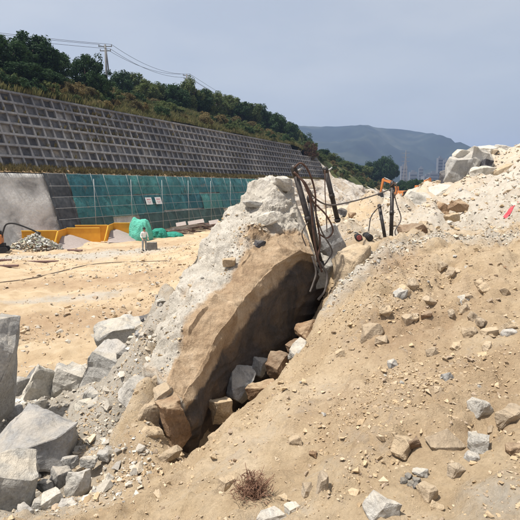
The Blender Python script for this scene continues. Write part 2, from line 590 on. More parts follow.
def H0(x, y):
    x = np.atleast_1d(np.asarray(x, float)); y = np.atleast_1d(np.asarray(y, float))
    out = np.empty(x.size)
    xf, yf = x.ravel(), y.ravel()
    for i in range(0, x.size, 40000):
        out[i:i + 40000] = rbfk(xf[i:i + 40000], yf[i:i + 40000], ctl[:, 0], ctl[:, 1]) @ wts[:n] + wts[n]
    return out.reshape(x.shape)


def axis(lo, hi, step, gl, gr, mn, mx):
    a = list(np.arange(lo, hi, step))
    st = step; v = a[-1]
    while v < mx:
        st *= gr; v += st; a.append(v)
    st = step; v = a[0]; b = []
    while v > mn:
        st *= gl; v -= st; b.append(v)
    return np.array(b[::-1] + a)

gx = axis(-5.2, 5.6, .036, 1.045, 1.04, -3000, 3200)
gy = axis(2.0, 10.6, .036, 1.12, 1.03, -60, 3800)
GX, GY = np.meshgrid(gx, gy)
GZ = H0(GX, GY)
near = sstep(70, 18, np.hypot(GX, GY - 6))
band = np.zeros_like(GX)                       # white rubble along the crest
crest = [P(330, 296, 8.15)[:2], P(372, 264, 9.1)[:2], P(410, 250, 9.4)[:2], P(460, 242, 9.6)[:2], P(520, 238, 9.2)[:2], np.array((9., 8.6))]
for a, b in zip(crest[:-1], crest[1:]):
    ab = b - a
    tt = np.clip(((GX - a[0]) * ab[0] + (GY - a[1]) * ab[1]) / (ab @ ab), 0, 1)
    dd = np.hypot(GX - a[0] - tt * ab[0], GY - a[1] - tt * ab[1])
    band = np.maximum(band, np.exp(-(dd / .5) ** 2))
hillm = sstep(10.5, 13, GY) * sstep(2.0, 4.0, GX - .08 * (GY - 12)) * sstep(90, 45, GY) * sstep(90, 50, GX)
back = sstep(9.8, 11.5, GY) * sstep(.2, 1.2, GX) * sstep(80, 45, GY)
# relief stretched along the fall line of the near slope
fx, fy = -.80, -.60
U = GX * fx + GY * fy
Vv = -GX * fy + GY * fx
nz = .055 * fbm(U * .5, Vv * 1.1, 0, 3, 1) + .042 * fbm(U * 1.3, Vv * 3.4, 0, 3, 5) + .036 * fbm(GX * 5.5, GY * 5.5, 0, 4, 9) * near + .022 * np.abs(fbm(GX * 10, GY * 10, 0, 2, 13)) * near
nz += .030 * np.maximum(0, ridged(GX * 2.6, GY * 2.6, 0, 3, 21) - .2) * near
ro = sstep(-.35, .5, fbm(U * .7, Vv * 1.3, 0, 3, 25)) * near
nz += ro * 1.5 * (.055 * np.abs(fbm(GX * 4.5, GY * 4.5, 0, 4, 27)) + .035 * sround(1.5 * vnoise(GX * 2.6, GY * 3.4, 0, 29)) * .8 * sstep(.2, .5, ro))
upr = sstep(5.2, 7.8, GY) * sstep(11, 9.6, GY) * sstep(.6, 1.8, GX)
nz += upr * (.11 * fbm(GX * 1.5, GY * 1.5, 0, 4, 33) + .09 * np.abs(fbm(GX * 3.6, GY * 3.6, 0, 3, 35)) + .05 * sround(1.6 * vnoise(GX * 1.9, GY * 2.4, 0, 37)))
nz += band * (.10 * fbm(GX * 3.2, GY * 3.2, 0, 4, 31) + .06)
nz += (hillm * .55 + back * .3) * (.55 * fbm(GX * .35, GY * .35, 0, 3, 41) + .32 * fbm(GX * 1.1, GY * 1.1, 0, 4, 45) + .34 * sround(1.6 * vnoise(GX * .7, GY * .55, 0, 47)))
plain = sstep(1.0, .25, GZ) * sstep(8, 16, GY)
nz += plain * (.13 * fbm(GX * .25, GY * .25, 0, 3, 51) + .11 * fbm(GX * .8, GY * 1.1, 0, 4, 55) + .05 * np.maximum(0, ridged(GX * .5, GY * .9, 0, 3, 57)))
farz = sstep(100, 400, np.hypot(GX, GY))
GZ = GZ + nz * (1 - farz)
ny_, nx_ = GX.shape
V = np.stack([GX, GY, GZ], -1).reshape(-1, 3)
ii = np.arange(ny_ * nx_).reshape(ny_, nx_)
F = np.stack([ii[:-1, :-1], ii[:-1, 1:], ii[1:, 1:], ii[1:, :-1]], -1).reshape(-1, 4)
gm = mesh_np('ground', V, F, True)
# soil masks
def blob(x, y, r):
    return np.exp(-((GX - x) ** 2 + (GY - y) ** 2) / r ** 2)
fl = [P(140, 400, 6.6), P(112, 420, 6.6), P(125, 362, 7.8), P(40, 440, 7.0), P(60, 396, 8.8), P(20, 400, 9), P(100, 350, 10), P(30, 500, 5.0)]
grey = np.clip(sum(blob(p[0], p[1], r) for p, r in zip(fl, (.2, .35, .9, 1.2, 1.7, 1.7, 1.6, .9))), 0, 1) * .95
stk = np.exp(-((GY - (43 + .35 * (GX + 17)) + 1.5 * fbm(GX * .2, GY * .2, 0, 2, 61)) / 2.1) ** 2) * sstep(-3, -12, GX) * sstep(-40, -30, GX)
grey = np.maximum(grey, stk * 1.1)
stk2 = np.exp(-((GY - (27 + .15 * (GX + 10)) + 1.2 * fbm(GX * .2, GY * .2, 0, 2, 63)) / .8) ** 2) * sstep(-6, -9, GX) * sstep(-22, -15, GX)
grey = np.maximum(grey, stk2 * .9)
streak = fbm(U * .35, Vv * 1.8, 0, 4, 71)
nearsl = sstep(10.8, 9, GY) * sstep(-2.5, -.5, GX)
grey = np.maximum(grey, nearsl * sstep(.2, .9, streak) * .22)
p = P(505, 500, 2.9)
grey = np.maximum(grey, .7 * blob(p[0], p[1], .3))
o1, o2, o3, o4 = P(400, 330, 6.2), P(385, 275, 8.6), P(470, 290, 7), P(352, 262, 9.2)
orange = np.clip(blob(o1[0], o1[1], .8) * 1.0 + blob(o2[0], o2[1], .7) * 1.1 + blob(o3[0], o3[1], .9) * .5 + blob(o4[0], o4[1], .6) * .9, 0, 1)
orange = np.maximum(orange, nearsl * sstep(.1, .8, fbm(U * .5, Vv * .9, 0, 3, 77)) * .5)
br1 = 1.1 * np.exp(-((GY - (22 + .1 * GX)) / 2.6) ** 2) + .8 * np.exp(-((GY - (31 + .3 * (GX + 10))) / 1.5) ** 2) + .7 * np.exp(-((GY - (49 + .3 * (GX + 12))) / 1.6) ** 2)
orange = np.maximum(orange, plain * np.clip(br1 + .1 + .5 * fbm(GX * .15, GY * .4, 0, 4, 81), 0, 1) * .95)
white = np.clip(band * 1.15 + hillm * (.42 + .3 * fbm(GX * .2, GY * .2, 0, 3, 85)) + back * .45 * (1 + fbm(GX * .3, GY * .3, 0, 2, 88)), 0, 1)
ca = gm.color_attributes.new('soil', 'FLOAT_COLOR', 'POINT')
ca.data.foreach_set('color', np.stack([grey, orange, white, np.ones_like(grey)], -1).astype(np.float32).ravel())
ground = link('ground', gm, M['soil'])
tag(ground, 'sandy tan excavated ground with dirt slope and site floor', 'ground', kind='structure')


def H(x, y):
    x = np.atleast_1d(np.asarray(x, float)); y = np.atleast_1d(np.asarray(y, float))
    i = np.clip(np.searchsorted(gx, x) - 1, 0, len(gx) - 2)
    j = np.clip(np.searchsorted(gy, y) - 1, 0, len(gy) - 2)
    a = np.clip((x - gx[i]) / (gx[i + 1] - gx[i]), 0, 1)
    b = np.clip((y - gy[j]) / (gy[j + 1] - gy[j]), 0, 1)
    return (GZ[j, i] * (1 - a) * (1 - b) + GZ[j, i + 1] * a * (1 - b) + GZ[j + 1, i] * (1 - a) * b + GZ[j + 1, i + 1] * a * b)


def G(px, py, lo=2.0, hi=400):
    """where the line of sight through px, py first meets the ground beyond lo metres"""
    Y = np.exp(np.linspace(math.log(lo), math.log(hi), 3000))
    u, v = (px - 260) / 500, (260 - py) / 500
    t_ = Y / (CT + v * ST)
    x, z = u * t_, 6 + (v * CT - ST) * t_
    hit = np.nonzero(z < H(x, Y))[0]
    k = hit[0] if len(hit) else len(Y) - 1
    return np.array((x[k], Y[k], float(H(x[k], Y[k])[0])))

# ------------------------------------------------------------------ hillside, cut bank, mountain
def ztop(s):
    return np.where(s < 122, ZT, np.maximum(ZT - (s - 122) * .10, 5.0))
def hill_z(s, w):
    s = np.asarray(s, float); w = np.asarray(w, float)
    hgt = 6.5 * sstep(300, 120, s) + 2.0
    return ztop(s) + hgt * (1 - np.exp(-np.maximum(w, 0) / 13)) + .35 * fbm(s * .15, w * .15, 0, 3, 91)
def hill_pt(s, w):
    return W(s, DT - w, float(hill_z(s, w)))

ss = np.concatenate([np.arange(-70, 170, 1.2), np.arange(170, 420, 4)])
ws = np.concatenate([np.arange(.25, 25, 1.0), np.arange(25, 200, 9)])
SS, WW = np.meshgrid(ss, ws)
zz = hill_z(SS, WW)
x = SS * EX + (DT - WW) * NX; y = SS * EY + (DT - WW) * NY
V = np.stack([x, y, zz], -1).reshape(-1, 3)
a_, b_ = SS.shape
ii = np.arange(a_ * b_).reshape(a_, b_)
F = np.stack([ii[:-1, :-1], ii[:-1, 1:], ii[1:, 1:], ii[1:, :-1]], -1).reshape(-1, 4)
tag(link('hillside', mesh_np('hillside', V, F, True), M['hill']), 'grassy hillside rising above the lattice retaining wall', 'hill', kind='structure')

# cut bank that carries on where the walls end
ss = np.arange(92, 420, 1.2)
qs = np.linspace(0, 1, 26)
SS, QQ = np.meshgrid(ss, qs)
zt = np.where(SS < 139, ZL + .25, ztop(SS))
zz = -1 + (zt + 1.2) * QQ
out = 7 * sstep(92, 112, SS) + .4
topd = np.where(SS < 139, D0 - K1 * ZL - .1, DT)
dd = D0 + out + (topd - D0 - out) * QQ ** 1.1
rel = np.clip(np.sin(QQ * math.pi), 0, 1) ** .5 * sstep(92, 98, SS)
dd = dd + rel * (1.3 * fbm(SS * .12, QQ * 3, 0, 4, 95) + .5 * fbm(SS * .5, QQ * 9, 0, 3, 97))
x = SS * EX + dd * NX; y = SS * EY + dd * NY
V = np.stack([x, y, zz], -1).reshape(-1, 3)
a_, b_ = SS.shape
ii = np.arange(a_ * b_).reshape(a_, b_)
F = np.stack([ii[:-1, :-1], ii[:-1, 1:], ii[1:, 1:], ii[1:, :-1]], -1).reshape(-1, 4)
bk = link('cut_bank', mesh_np('cut_bank', V, F, False), M['bank'])
bk.data.materials.append(M['hill'])
fz = V[F].mean(1)[:, 2] / np.repeat(zt[0][None, :-1], a_ - 1, 0).ravel()
bk.data.polygons.foreach_set('material_index', (fz + .14 * fbm(V[F].mean(1)[:, 0] * .1, V[F].mean(1)[:, 1] * .1, 0, 3, 99) > np.where(np.repeat(SS[:1, :-1], a_ - 1, 0).ravel() < 139, 9, .60)).astype(np.int32))
tag(bk, 'pale cut rock bank beyond the end of the wall', 'bank', kind='structure')

# mountain: ridge line read off the photograph at 2.6 km
rp = np.array([(-400, 150), (100, 140), (230, 134), (300, 129), (330, 130.5), (345, 129), (358, 128), (372, 131), (390, 133), (412, 135.5), (430, 140), (445, 145.5), (460, 150), (480, 156), (520, 165), (600, 176), (700, 186)], float)
YM = 2600
xs = np.arange(-3000, 2600, 22.0)
ys = np.arange(1250, 4200, 45.0)
XX, YY = np.meshgrid(xs, ys)
ridge = np.interp(XX / YM * 500 + 260, rp[:, 0], (186 - rp[:, 1]) / 500 * YM + 6)
prof = np.where(YY < YM, sstep(1250, YM, YY) ** 1.25, 1 - .3 * sstep(YM, 4200, YY))
zz = ridge * prof
amp = np.clip(prof * 4 * (1 - prof), 0, 1)
zz = zz + amp * (46 * ridged(XX * .0032, YY * .0022, 0, 3, 101) - 30) * np.clip(ridge / 200, 0, 1) + 5 * fbm(XX * .012, YY * .012, 0, 3, 103) * prof
zz -= 3
V = np.stack([XX, YY, zz], -1).reshape(-1, 3)
a_, b_ = XX.shape
ii = np.arange(a_ * b_).reshape(a_, b_)
F = np.stack([ii[:-1, :-1], ii[:-1, 1:], ii[1:, 1:], ii[1:, :-1]], -1).reshape(-1, 4)
tag(link('mountain', mesh_np('mountain', V, F, True), M['mountain']), 'long hazy blue mountain ridge on the horizon', 'mountain', kind='structure')

# ------------------------------------------------------------------ lattice retaining wall
S0 = s_at(-45, DT, ZT)
CW = 1.42
NC = int((139 - S0) / CW)
S0 = 139 - NC * CW
NR = 7
slope_len = math.hypot(ZT - ZB, DT - D1)
RH = slope_len / NR
av = np.array((-K2 * NX, -K2 * NY, 1.0)); av /= np.linalg.norm(av)
ov = np.array((NX, NY, K2)); ov /= np.linalg.norm(ov)
ev = np.array((EX, EY, 0.0))
base0 = W(0, D1, ZB)
def LW(s, a, o):                       # on the lattice slope: along, up the slope, outwards
    return base0 + ev * s + av * a + ov * o
def slope_box(s0, s1, a0, a1, o0, o1):
    v = [LW(s, a, o) for s in (s0, s1) for a in (a0, a1) for o in (o0, o1)]
    f = [(0, 1, 3, 2), (4, 6, 7, 5), (0, 4, 5, 1), (2, 3, 7, 6), (0, 2, 6, 4), (1, 5, 7, 3)]
    return v, f
def row_end(r):                        # top rows stop short at the far end
    return {6: NC - 13, 5: NC - 9, 4: NC - 4}.get(r, NC)
lw = thing('lattice_retaining_wall', 'long grey concrete lattice retaining wall along the hillside', 'retaining wall')
v, f = slope_box(S0 - .2, 139.2, -.3, slope_len - 2.3, -.7, -.32)
o = link('slope_face', mesh_np('slope_face', v, f), M['panel'], lw)
v, f = slope_box(S0 - .2, S0 + (NC - 13) * CW, slope_len - 2.3, slope_len + .1, -.7, -.32)
o = link('slope_face', mesh_np('slope_face', v, f), M['panel'], lw)
for r in range(NR + 1):
    e_ = S0 + row_end(min(max(r - 1, 0), NR - 1)) * CW
    v, f = slope_box(S0 - .2, e_ + .1, r * RH - .13, r * RH + .13, -.30, .10 if r < NR else .13)
    link('beam', mesh_np('beam', v, f), M['lattice'], lw)
rib_me = {}
for c_ in range(NC + 1):
    top = max([r for r in range(NR) if row_end(r) >= c_]) + 1
    if top not in rib_me:
        v, f = slope_box(-.115, .115, -.2, top * RH + .05, -.30, .06)
        rib_me[top] = mesh_np('rib', v, f)
    o = link('rib', rib_me[top], M['lattice'], lw)
    o.location = ev * (S0 + c_ * CW) + np.array((0, 0, 0))
    o.rotation_euler = (0, 0, 0)
# recessed infill panels: the nearest as parts, the far ones joined
v, f = slope_box(-CW / 2 + .06, CW / 2 - .06, -RH / 2 + .06, RH / 2 - .06, -.40, -.255)
pan = mesh_np('panel', np.array(v), f)
cells = sorted([(c_, r) for c_ in range(NC) for r in range(NR) if row_end(r) > c_])
farV, farF = [], []
rr = random.Random(3)
for k, (c_, r) in enumerate(cells):
    off = ev * (S0 + (c_ + .5) * CW) + av * ((r + .5) * RH) + ov * rr.uniform(-.05, .05)
    if k < 300:
        o = link('panel', pan, M['panel'], lw)
        o.location = off
    else:
        farF += [tuple(i + len(farV) for i in q) for q in f]
        farV += [p + off for p in v]
o = link('far_panels', mesh_np('far_panels', farV, farF), M['panel'], lw)
o['kind'] = 'stuff'

# lower battered concrete wall
def BW(s, z, o):
    return W(s, D0 - K1 * z + o, z)
ss = np.arange(S0 - 25, 138.8, .6)
zs = np.linspace(-.3, ZL, 16)
SS, ZZ = np.meshgrid(ss, zs)
oo = .10 * fbm(SS * .35, ZZ * .5, 0, 4, 111)
dd = D0 - K1 * ZZ + oo
V = np.stack([SS * EX + dd * NX, SS * EY + dd * NY, ZZ], -1)
V = np.concatenate([V, (V[-1] + np.array((-NX, -NY, 0)) * .5)[None], (V[-1] + np.array((-NX * .5, -NY * .5, -8)))[None]], 0)
a_, b_ = V.shape[:2]
ii = np.arange(a_ * b_).reshape(a_, b_)
F = np.stack([ii[:-1, :-1], ii[:-1, 1:], ii[1:, 1:], ii[1:, :-1]], -1).reshape(-1, 4)
tag(link('concrete_slope_wall', mesh_np('concrete_slope_wall', V.reshape(-1, 3), F, True), M['wallc']), 'bare mottled grey concrete wall leaning back below the lattice wall', 'wall')

# berm of dry soil between the two walls
ss = np.arange(S0 - 25, 141, .5)
qs = np.linspace(0, 1, 9)
SS, QQ = np.meshgrid(ss, qs)
dtop = D0 - K1 * ZL
dd = dtop - .15 + (D1 - .3 - dtop) * QQ
zz = ZL + .08 + (ZB - ZL) * QQ + .16 * fbm(SS * .6, QQ * 2, 0, 4, 121) * (.3 + np.sin(QQ * 3.14))
V = np.stack([SS * EX + dd * NX, SS * EY + dd * NY, zz], -1).reshape(-1, 3)
a_, b_ = SS.shape
ii = np.arange(a_ * b_).reshape(a_, b_)
F = np.stack([ii[:-1, :-1], ii[:-1, 1:], ii[1:, 1:], ii[1:, :-1]], -1).reshape(-1, 4)
tag(link('berm', mesh_np('berm', V, F, True), M['berm']), 'brown soil berm between the two walls', 'berm', kind='structure')

# ------------------------------------------------------------------ safety netting and scaffold on the lower wall
NS0 = s_at(63, dtop, ZL)
NS1 = 94.0
def net_sheet(s0, s1, z0, z1, off, seed, amp=.09, ns=44, nz_=16):
    S_, Z_ = np.meshgrid(np.linspace(s0, s1, ns), np.linspace(z0, z1, nz_))
    q = (Z_ - z0) / (z1 - z0)
    sag = .06 * np.abs(np.sin((S_ - s0) / (s1 - s0) * math.pi * 3)) * q ** 3
    o_ = off + amp * fbm(S_ * 1.1, Z_ * .35, seed, 4, 131) + .05 * ridged(S_ * .9 + Z_ * .5, Z_ * .4, seed, 3, 133) + .08 * np.sin(q * math.pi)
    Zz = Z_ - sag
    d_ = D0 - K1 * Zz + o_
    V = np.stack([S_ * EX + d_ * NX, S_ * EY + d_ * NY, Zz], -1).reshape(-1, 3)
    ii = np.arange(ns * nz_).reshape(nz_, ns)
    F = np.stack([ii[:-1, :-1], ii[:-1, 1:], ii[1:, 1:], ii[1:, :-1]], -1).reshape(-1, 4)
    return mesh_np('net', V, F, True)
nt = thing('safety_netting', 'teal green safety netting hung in rows over the lower wall', 'netting')
k = 0
levels = [(.15, 2.45), (2.35, 4.85), (4.75, ZL + .15)]
s = NS0
rr = random.Random(11)
while s < NS1:
    L = rr.uniform(4.6, 6.2)
    for li, (z0, z1) in enumerate(levels):
        if li == 0 and rr.random() < .12:
            continue
        o = link('net_panel', net_sheet(s + rr.uniform(-.1, .1), s + L + rr.uniform(0, .2), z0 + rr.uniform(-.1, .25), z1, .34 + .02 * li + .03 * (k % 2), k * 3.7), M['net'] if li else M['net_dull'], nt)
        k += 1
    s += L
dn = thing('dark_netting', 'strip of black netting at the end of the teal netting beside bare concrete', 'netting')
for z0, z1 in levels:
    link('net_panel', net_sheet(NS0 - 2.9, NS0 - .05, z0, z1, .28, k * 3.7, .08, 14), M['blacknet'], dn)
    k += 1
sc = thing('scaffold', 'thin steel scaffold poles standing in front of the teal netting', 'scaffold')
s = NS0 - 2.7
i = 0
while s < NS1:
    if i % 3 == 2:
        MB().tube([W(s, D0 + .75, -.2), W(s, D0 + .7, ZL - .5)], .032, 6).build('standard', M['steel'], sc)
    else:
        MB().tube([BW(s, -.2, .62), BW(s, ZL + .2, .62)], .022, 6).build('standard', M['steel'] if i > 2 else M['rod'], sc)
    s += 2.1
    i += 1
for z in (1.2, 2.4, 3.6, 4.8, 6.0, ZL + .05):
    MB().tube([BW(NS0 - 3, z, .66), BW(NS1, z, .66)], .018, 6).build('ledger', M['steel'], sc)
# two white placards on the netting
for px_, lab in ((148.7, 'white placard with red marks on the netting, the left one of two'), (158.2, 'white placard with red marks on the netting, the right one of two')):
    s = s_at(px_, D0 - K1 * 4 + .8, 4.0)
    p0 = BW(s, 4.0, .85)
    b = thing('placard', lab, 'sign', p0, 0, 'placards on the netting')
    rot = Matrix((Vector(ev), Vector((-K1 * NX, -K1 * NY, 1)).normalized(), Vector(ev).cross(Vector((-K1 * NX, -K1 * NY, 1)).normalized()))).transposed()
    MB().box((0, 0, 0), (1.28, 1.0, .03), rot).build('board', M['white'], b)
    for (u_, v_, w_, h_) in ((-.28, .2, .22, .2), (.02, .2, .22, .2), (.3, .2, .18, .2), (-.22, -.12, .26, .06), (.2, -.12, .3, .06), (0, -.26, .6, .05)):
        MB().box(rot @ Vector((u_, v_, -.02 if rot[1][2] > 0 else .02)), (w_ * .8, h_ * .7, .012), rot).build('mark', M['red'], b)

# ------------------------------------------------------------------ vegetation
def crown_mesh(name, seed, nclump=80, per=110, leaf=.064, flat=.85, mat=None, open_=.35):
    g = np.random.default_rng(seed)
    d = g.normal(size=(nclump, 3)); d /= np.linalg.norm(d, axis=1)[:, None]
    r = g.uniform(.35, .95, nclump) ** .6
    lob = 1 + .22 * fbm(d[:, 0] * 1.6, d[:, 1] * 1.6, d[:, 2] * 1.6 + seed, 2, seed)
    cc = d * (r * lob)[:, None] * np.array((1, 1, flat))
    cr = g.uniform(.14, .30, nclump)
    N = nclump * per
    dd_ = g.normal(size=(N, 3)); dd_ /= np.linalg.norm(dd_, axis=1)[:, None]
    ctr = np.repeat(cc, per, 0) + dd_ * np.repeat(cr, per)[:, None] * g.uniform(.55, 1.1, N)[:, None]
    nrm = dd_ + g.normal(size=(N, 3)) * .6 + np.array((0, 0, .3))
    nrm /= np.linalg.norm(nrm, axis=1)[:, None]
    t1 = np.cross(nrm, g.normal(size=(N, 3))); t1 /= np.linalg.norm(t1, axis=1)[:, None]
    t2 = np.cross(nrm, t1)
    L = leaf * g.uniform(.6, 1.3, N)[:, None]
    V = np.stack([ctr - t1 * L, ctr + t2 * L * .5 + nrm * L * .15, ctr + t1 * L, ctr - t2 * L * .5 + nrm * L * .15], 1).reshape(-1, 3)
    F = np.arange(N * 4).reshape(-1, 4)
    me = mesh_np(name, V, F)
    me.materials.append(mat)
    return me
crowns = {k: [crown_mesh('crown', 10 * j + i, mat=M[k]) for i in range(3)] for j, k in enumerate(('leaf_dark', 'leaf_mid'))}
bushes = {k: [crown_mesh('foliage', 200 + 10 * j + i, 34, 55, .10, .8, M[k]) for i in range(3)] for j, k in enumerate(('leaf_dark', 'leaf_mid', 'leaf_dry', 'leaf_red'))}
def trunk_mesh(seed):
    m = MB()
    r_ = random.Random(seed)
    m.tube([(0, 0, -.3), (r_.uniform(-.03, .03), 0, .4), (r_.uniform(-.05, .05), r_.uniform(-.05, .05), .9)], [.05, .04, .02], 7)
    for i in range(5):
        a_ = i * 1.26 + r_.uniform(-.3, .3)
        z0 = r_.uniform(.35, .6)
        m.tube([(0, 0, z0), (.2 * math.cos(a_), .2 * math.sin(a_), z0 + .15), (.36 * math.cos(a_), .36 * math.sin(a_), z0 + .34)], [.025, .018, .008], 5)
    o = m.build('trunk', M['bark'])
    me = o.data
    bpy.data.objects.remove(o)
    return me
trunks = [trunk_mesh(i) for i in range(3)]
def tree(p, top, rad, kind, label, group=None, seed=0):
    """tree standing at p whose crown reaches height top"""
    hgt = max(top - p[2], 1.5)
    r_ = random.Random(seed)
    t_ = thing('broadleaf_tree', label, 'tree', p, r_.uniform(0, 6.28), group)
    tk = link('trunk', trunks[seed % 3], None, t_)
    tk.scale = (hgt * .75, hgt * .75, hgt * .75)
    cr = link('crown', crowns[kind][seed % 3], None, t_)
    ch = hgt * .54 if hgt < rad * 3 else rad * 1.4
    cr.location = (0, 0, hgt - ch * .88)
    cr.scale = (rad, rad * r_.uniform(.85, 1.1), ch)
    return t_
def hill_tree(px_, pytop, w_, wid, kind, label, group=None, seed=0):
    z = 18.0
    for _ in range(4):
        s_ = s_at(px_, DT - w_, z)
        z = float(hill_z(s_, w_)) + 3
    p = hill_pt(s_, w_)
    top = P(px_, pytop, p[1])[2]
    return tree(p, top, wid / 2 / 500 * p[1], kind, label, group, seed)
specific = [
    (6, 38, 7, 46, 'leaf_dark', 'dark green tree at the left edge above the lattice wall'),
    (33, 33, 9, 48, 'leaf_dark', 'tallest dark tree in the clump at upper left'),
    (52, 47, 7, 34, 'leaf_dark', 'rounded dark tree at the right end of the upper left clump'),
    (22, 62, 4, 40, 'leaf_dark', 'low dark tree in front of the upper left clump'),
    (48, 70, 4.2, 34, 'leaf_dark', 'low dark tree by the wall top below the rounded tree'),
    (86, 54, 7, 32, 'leaf_dark', 'lone dark tree left of the near power pole'),
    (97, 72, 5, 26, 'leaf_dark', 'short dark tree in front of the near power pole'),
    (120, 70, 22, 30, 'leaf_dark', 'dark tree just right of the near power pole'),
    (133, 74, 24, 26, 'leaf_mid', 'olive tree on the skyline right of the near power pole'),
    (308, 141, 2.0, 20, 'leaf_mid', 'olive bushy tree overhanging the far end of the lattice wall'),
    (372, 160, 10, 22, 'leaf_dark', 'left tree of the far dark clump below the mountain'),
    (383, 156, 10, 22, 'leaf_dark', 'tallest middle tree of the far dark clump below the mountain'),
    (391, 162, 8, 15, 'leaf_dark', 'right tree of the far dark clump below the mountain'),
]
for i, q in enumerate(specific):
    hill_tree(q[0], q[1], q[2], q[3], q[4], q[5], None, i)
row = [(146, 78), (158, 80), (171, 79), (178, 84), (190, 77), (199, 85), (208, 87), (217, 91), (226, 92), (234, 97), (243, 97), (251, 101), (259, 103), (266, 107), (274, 110), (281, 115), (288, 119), (294, 124), (300, 129)]
rr = random.Random(5)
ORD = 'first second third fourth fifth sixth seventh eighth ninth tenth eleventh twelfth thirteenth fourteenth fifteenth sixteenth seventeenth eighteenth nineteenth twentieth'.split()
for i, (a, b) in enumerate(row):
    hill_tree(a, b + rr.uniform(1, 4), rr.uniform(12, 18), rr.uniform(20, 28), 'leaf_dark' if rr.random() < .6 and i > 1 else 'leaf_mid', '%s tree in the hillside skyline row, counting right from the near power pole' % ORD[i], 'skyline row of hillside trees', 20 + i)
for i, (a, b) in enumerate([(322, 149), (330, 153), (338, 157), (346, 161), (354, 164), (362, 165), (326, 160), (344, 170)]):
    hill_tree(a, b, rr.uniform(1, 8), rr.uniform(12, 18), 'leaf_mid' if i % 2 else 'leaf_dark', '%s small tree on the slope past the wall end, counting from the left' % ORD[sorted((322, 330, 338, 346, 354, 362, 326, 344)).index(a)], 'trees past the wall end', 50 + i)
# undergrowth on the hill
kinds = ['leaf_mid', 'leaf_mid', 'leaf_dry', 'leaf_dark', 'leaf_mid']
def bush(p, rad, kind, label, group, seed):
    o = link('hillside_bush', bushes[kind][seed % 3], None, None, p + np.array((0, 0, rad * .4)))
    r_ = random.Random(seed)
    o.scale = (rad * r_.uniform(.8, 1.3), rad * r_.uniform(.8, 1.2), rad * r_.uniform(.7, 1.1))
    o.rotation_euler = (0, 0, r_.uniform(0, 6.28))
    return tag(o, label, 'bush', group)
for i in range(290):
    s_ = rr.uniform(S0 + 2, 185)
    w_ = rr.uniform(.6, 1) ** 3 * 14 - 2.2 if s_ < 122 else rr.uniform(.8, 8)
    kd = rr.choice(kinds)
    bush(hill_pt(s_, w_), rr.uniform(.55, 1.5), kd, {'leaf_mid': 'low olive bush on the hillside above the lattice wall', 'leaf_dry': 'dry tan bush on the hillside above the lattice wall', 'leaf_dark': 'low dark green bush on the hillside above the lattice wall'}[kd], {'leaf_mid': 'olive hillside bushes', 'leaf_dry': 'dry hillside bushes', 'leaf_dark': 'dark hillside bushes'}[kd], 300 + i)
p = LW(s_at(311, D1 - 2.5, 13), slope_len * .80, .3)
bush(p, 2.6, 'leaf_red', 'reddish brown bush hanging over the far end of the lattice wall', None, 900)
# shrubs on the slope past the wall end
for i in range(70):
    s_ = rr.uniform(141, 250); q = rr.uniform(.5, 1.0)
    zt_ = float(ztop(np.array(s_)))
    o_d = 7.4 + (DT - D0 - 7.4) * q ** 1.1
    bush(W(s_, D0 + o_d, -1 + (zt_ + 1.2) * q), rr.uniform(.7, 1.7), rr.choice(['leaf_mid', 'leaf_mid', 'leaf_dry', 'leaf_dark']), 'shrub on the slope beyond the end of the lattice wall', 'shrubs past the wall end', 1300 + i)
# far line of trees across the valley
for i in range(26):
    px_ = 398 + i * 2.9 + rr.uniform(-1, 1)
    Y = rr.uniform(210, 260)
    p = P(px_, 186, Y); p[2] = float(H(p[0], p[1])[0])
    tree(p, P(px_, rr.uniform(178, 184), Y)[2], rr.uniform(2.2, 3.4), 'leaf_dark', 'dark tree in the far tree line behind the excavators', 'far tree line', 400 + i)

def tufts(name, pts, size, mat, label, seed, blades=7):
    g = np.random.default_rng(seed)
    n_ = len(pts)
    N = n_ * blades
    b = np.repeat(pts, blades, 0)
    sz = np.repeat(size * g.uniform(.5, 1.4, n_), blades)[:, None]
    a_ = g.uniform(0, 6.28, N)
    d = np.stack([np.cos(a_), np.sin(a_), np.zeros(N)], -1)
    lean = g.uniform(.1, .7, N)[:, None]
    sd_ = np.stack([-d[:, 1], d[:, 0], np.zeros(N)], -1)
    b = b + d * sz * .2
    tip = b + (d * lean + np.array((0, 0, 1))) * sz
    mid = (b + tip) / 2 + np.array((0, 0, .1)) * sz
    w_ = sz * .09
    V = np.stack([b - sd_ * w_, b + sd_ * w_, mid + sd_ * w_ * .8, tip, mid - sd_ * w_ * .8], 1).reshape(-1, 3)
    F = np.arange(N * 5).reshape(-1, 5)
    return tag(link(name, mesh_np(name, V, F), mat), label, 'grass', kind='stuff')
g = np.random.default_rng(8)
n_ = 15000
s_ = g.uniform(S0 - 2, 210, n_); w_ = g.uniform(0, 1, n_) ** 1.6 * 18 + .2
pts = np.stack([s_ * EX + (DT - w_) * NX, s_ * EY + (DT - w_) * NY, hill_z(s_, w_)], -1)
tufts('hillside_grass', pts, .62, M['grass'], 'rough olive and tan grass covering the hillside above the wall', 3)
n_ = 2600
s_ = g.uniform(S0 - 2, 139, n_); q_ = g.uniform(.05, 1, n_)
d_ = dtop - .15 + (D1 - .2 - dtop) * q_
pts = np.stack([s_ * EX + d_ * NX, s_ * EY + d_ * NY, ZL + .1 + (ZB - ZL) * q_], -1)
tufts('berm_grass', pts, .42, M['leaf_dry'], 'dry brown grass along the berm between the walls', 4)

g = np.random.default_rng(18)
n_ = 420
s_ = np.concatenate([g.uniform(S0, 139, 300), g.normal(s_at(92, DT, ZT), 3.0, 120)]); a_ = g.integers(0, 7, n_) * RH + .2
a_[300:] = g.integers(3, 7, 120) * RH + .2
pts = base0 + ev * s_[:, None] + av * a_[:, None] - ov * .22
tufts('wall_weeds', pts, .5, M['leaf_dry'], 'dry weeds growing in cells of the lattice wall', 6)
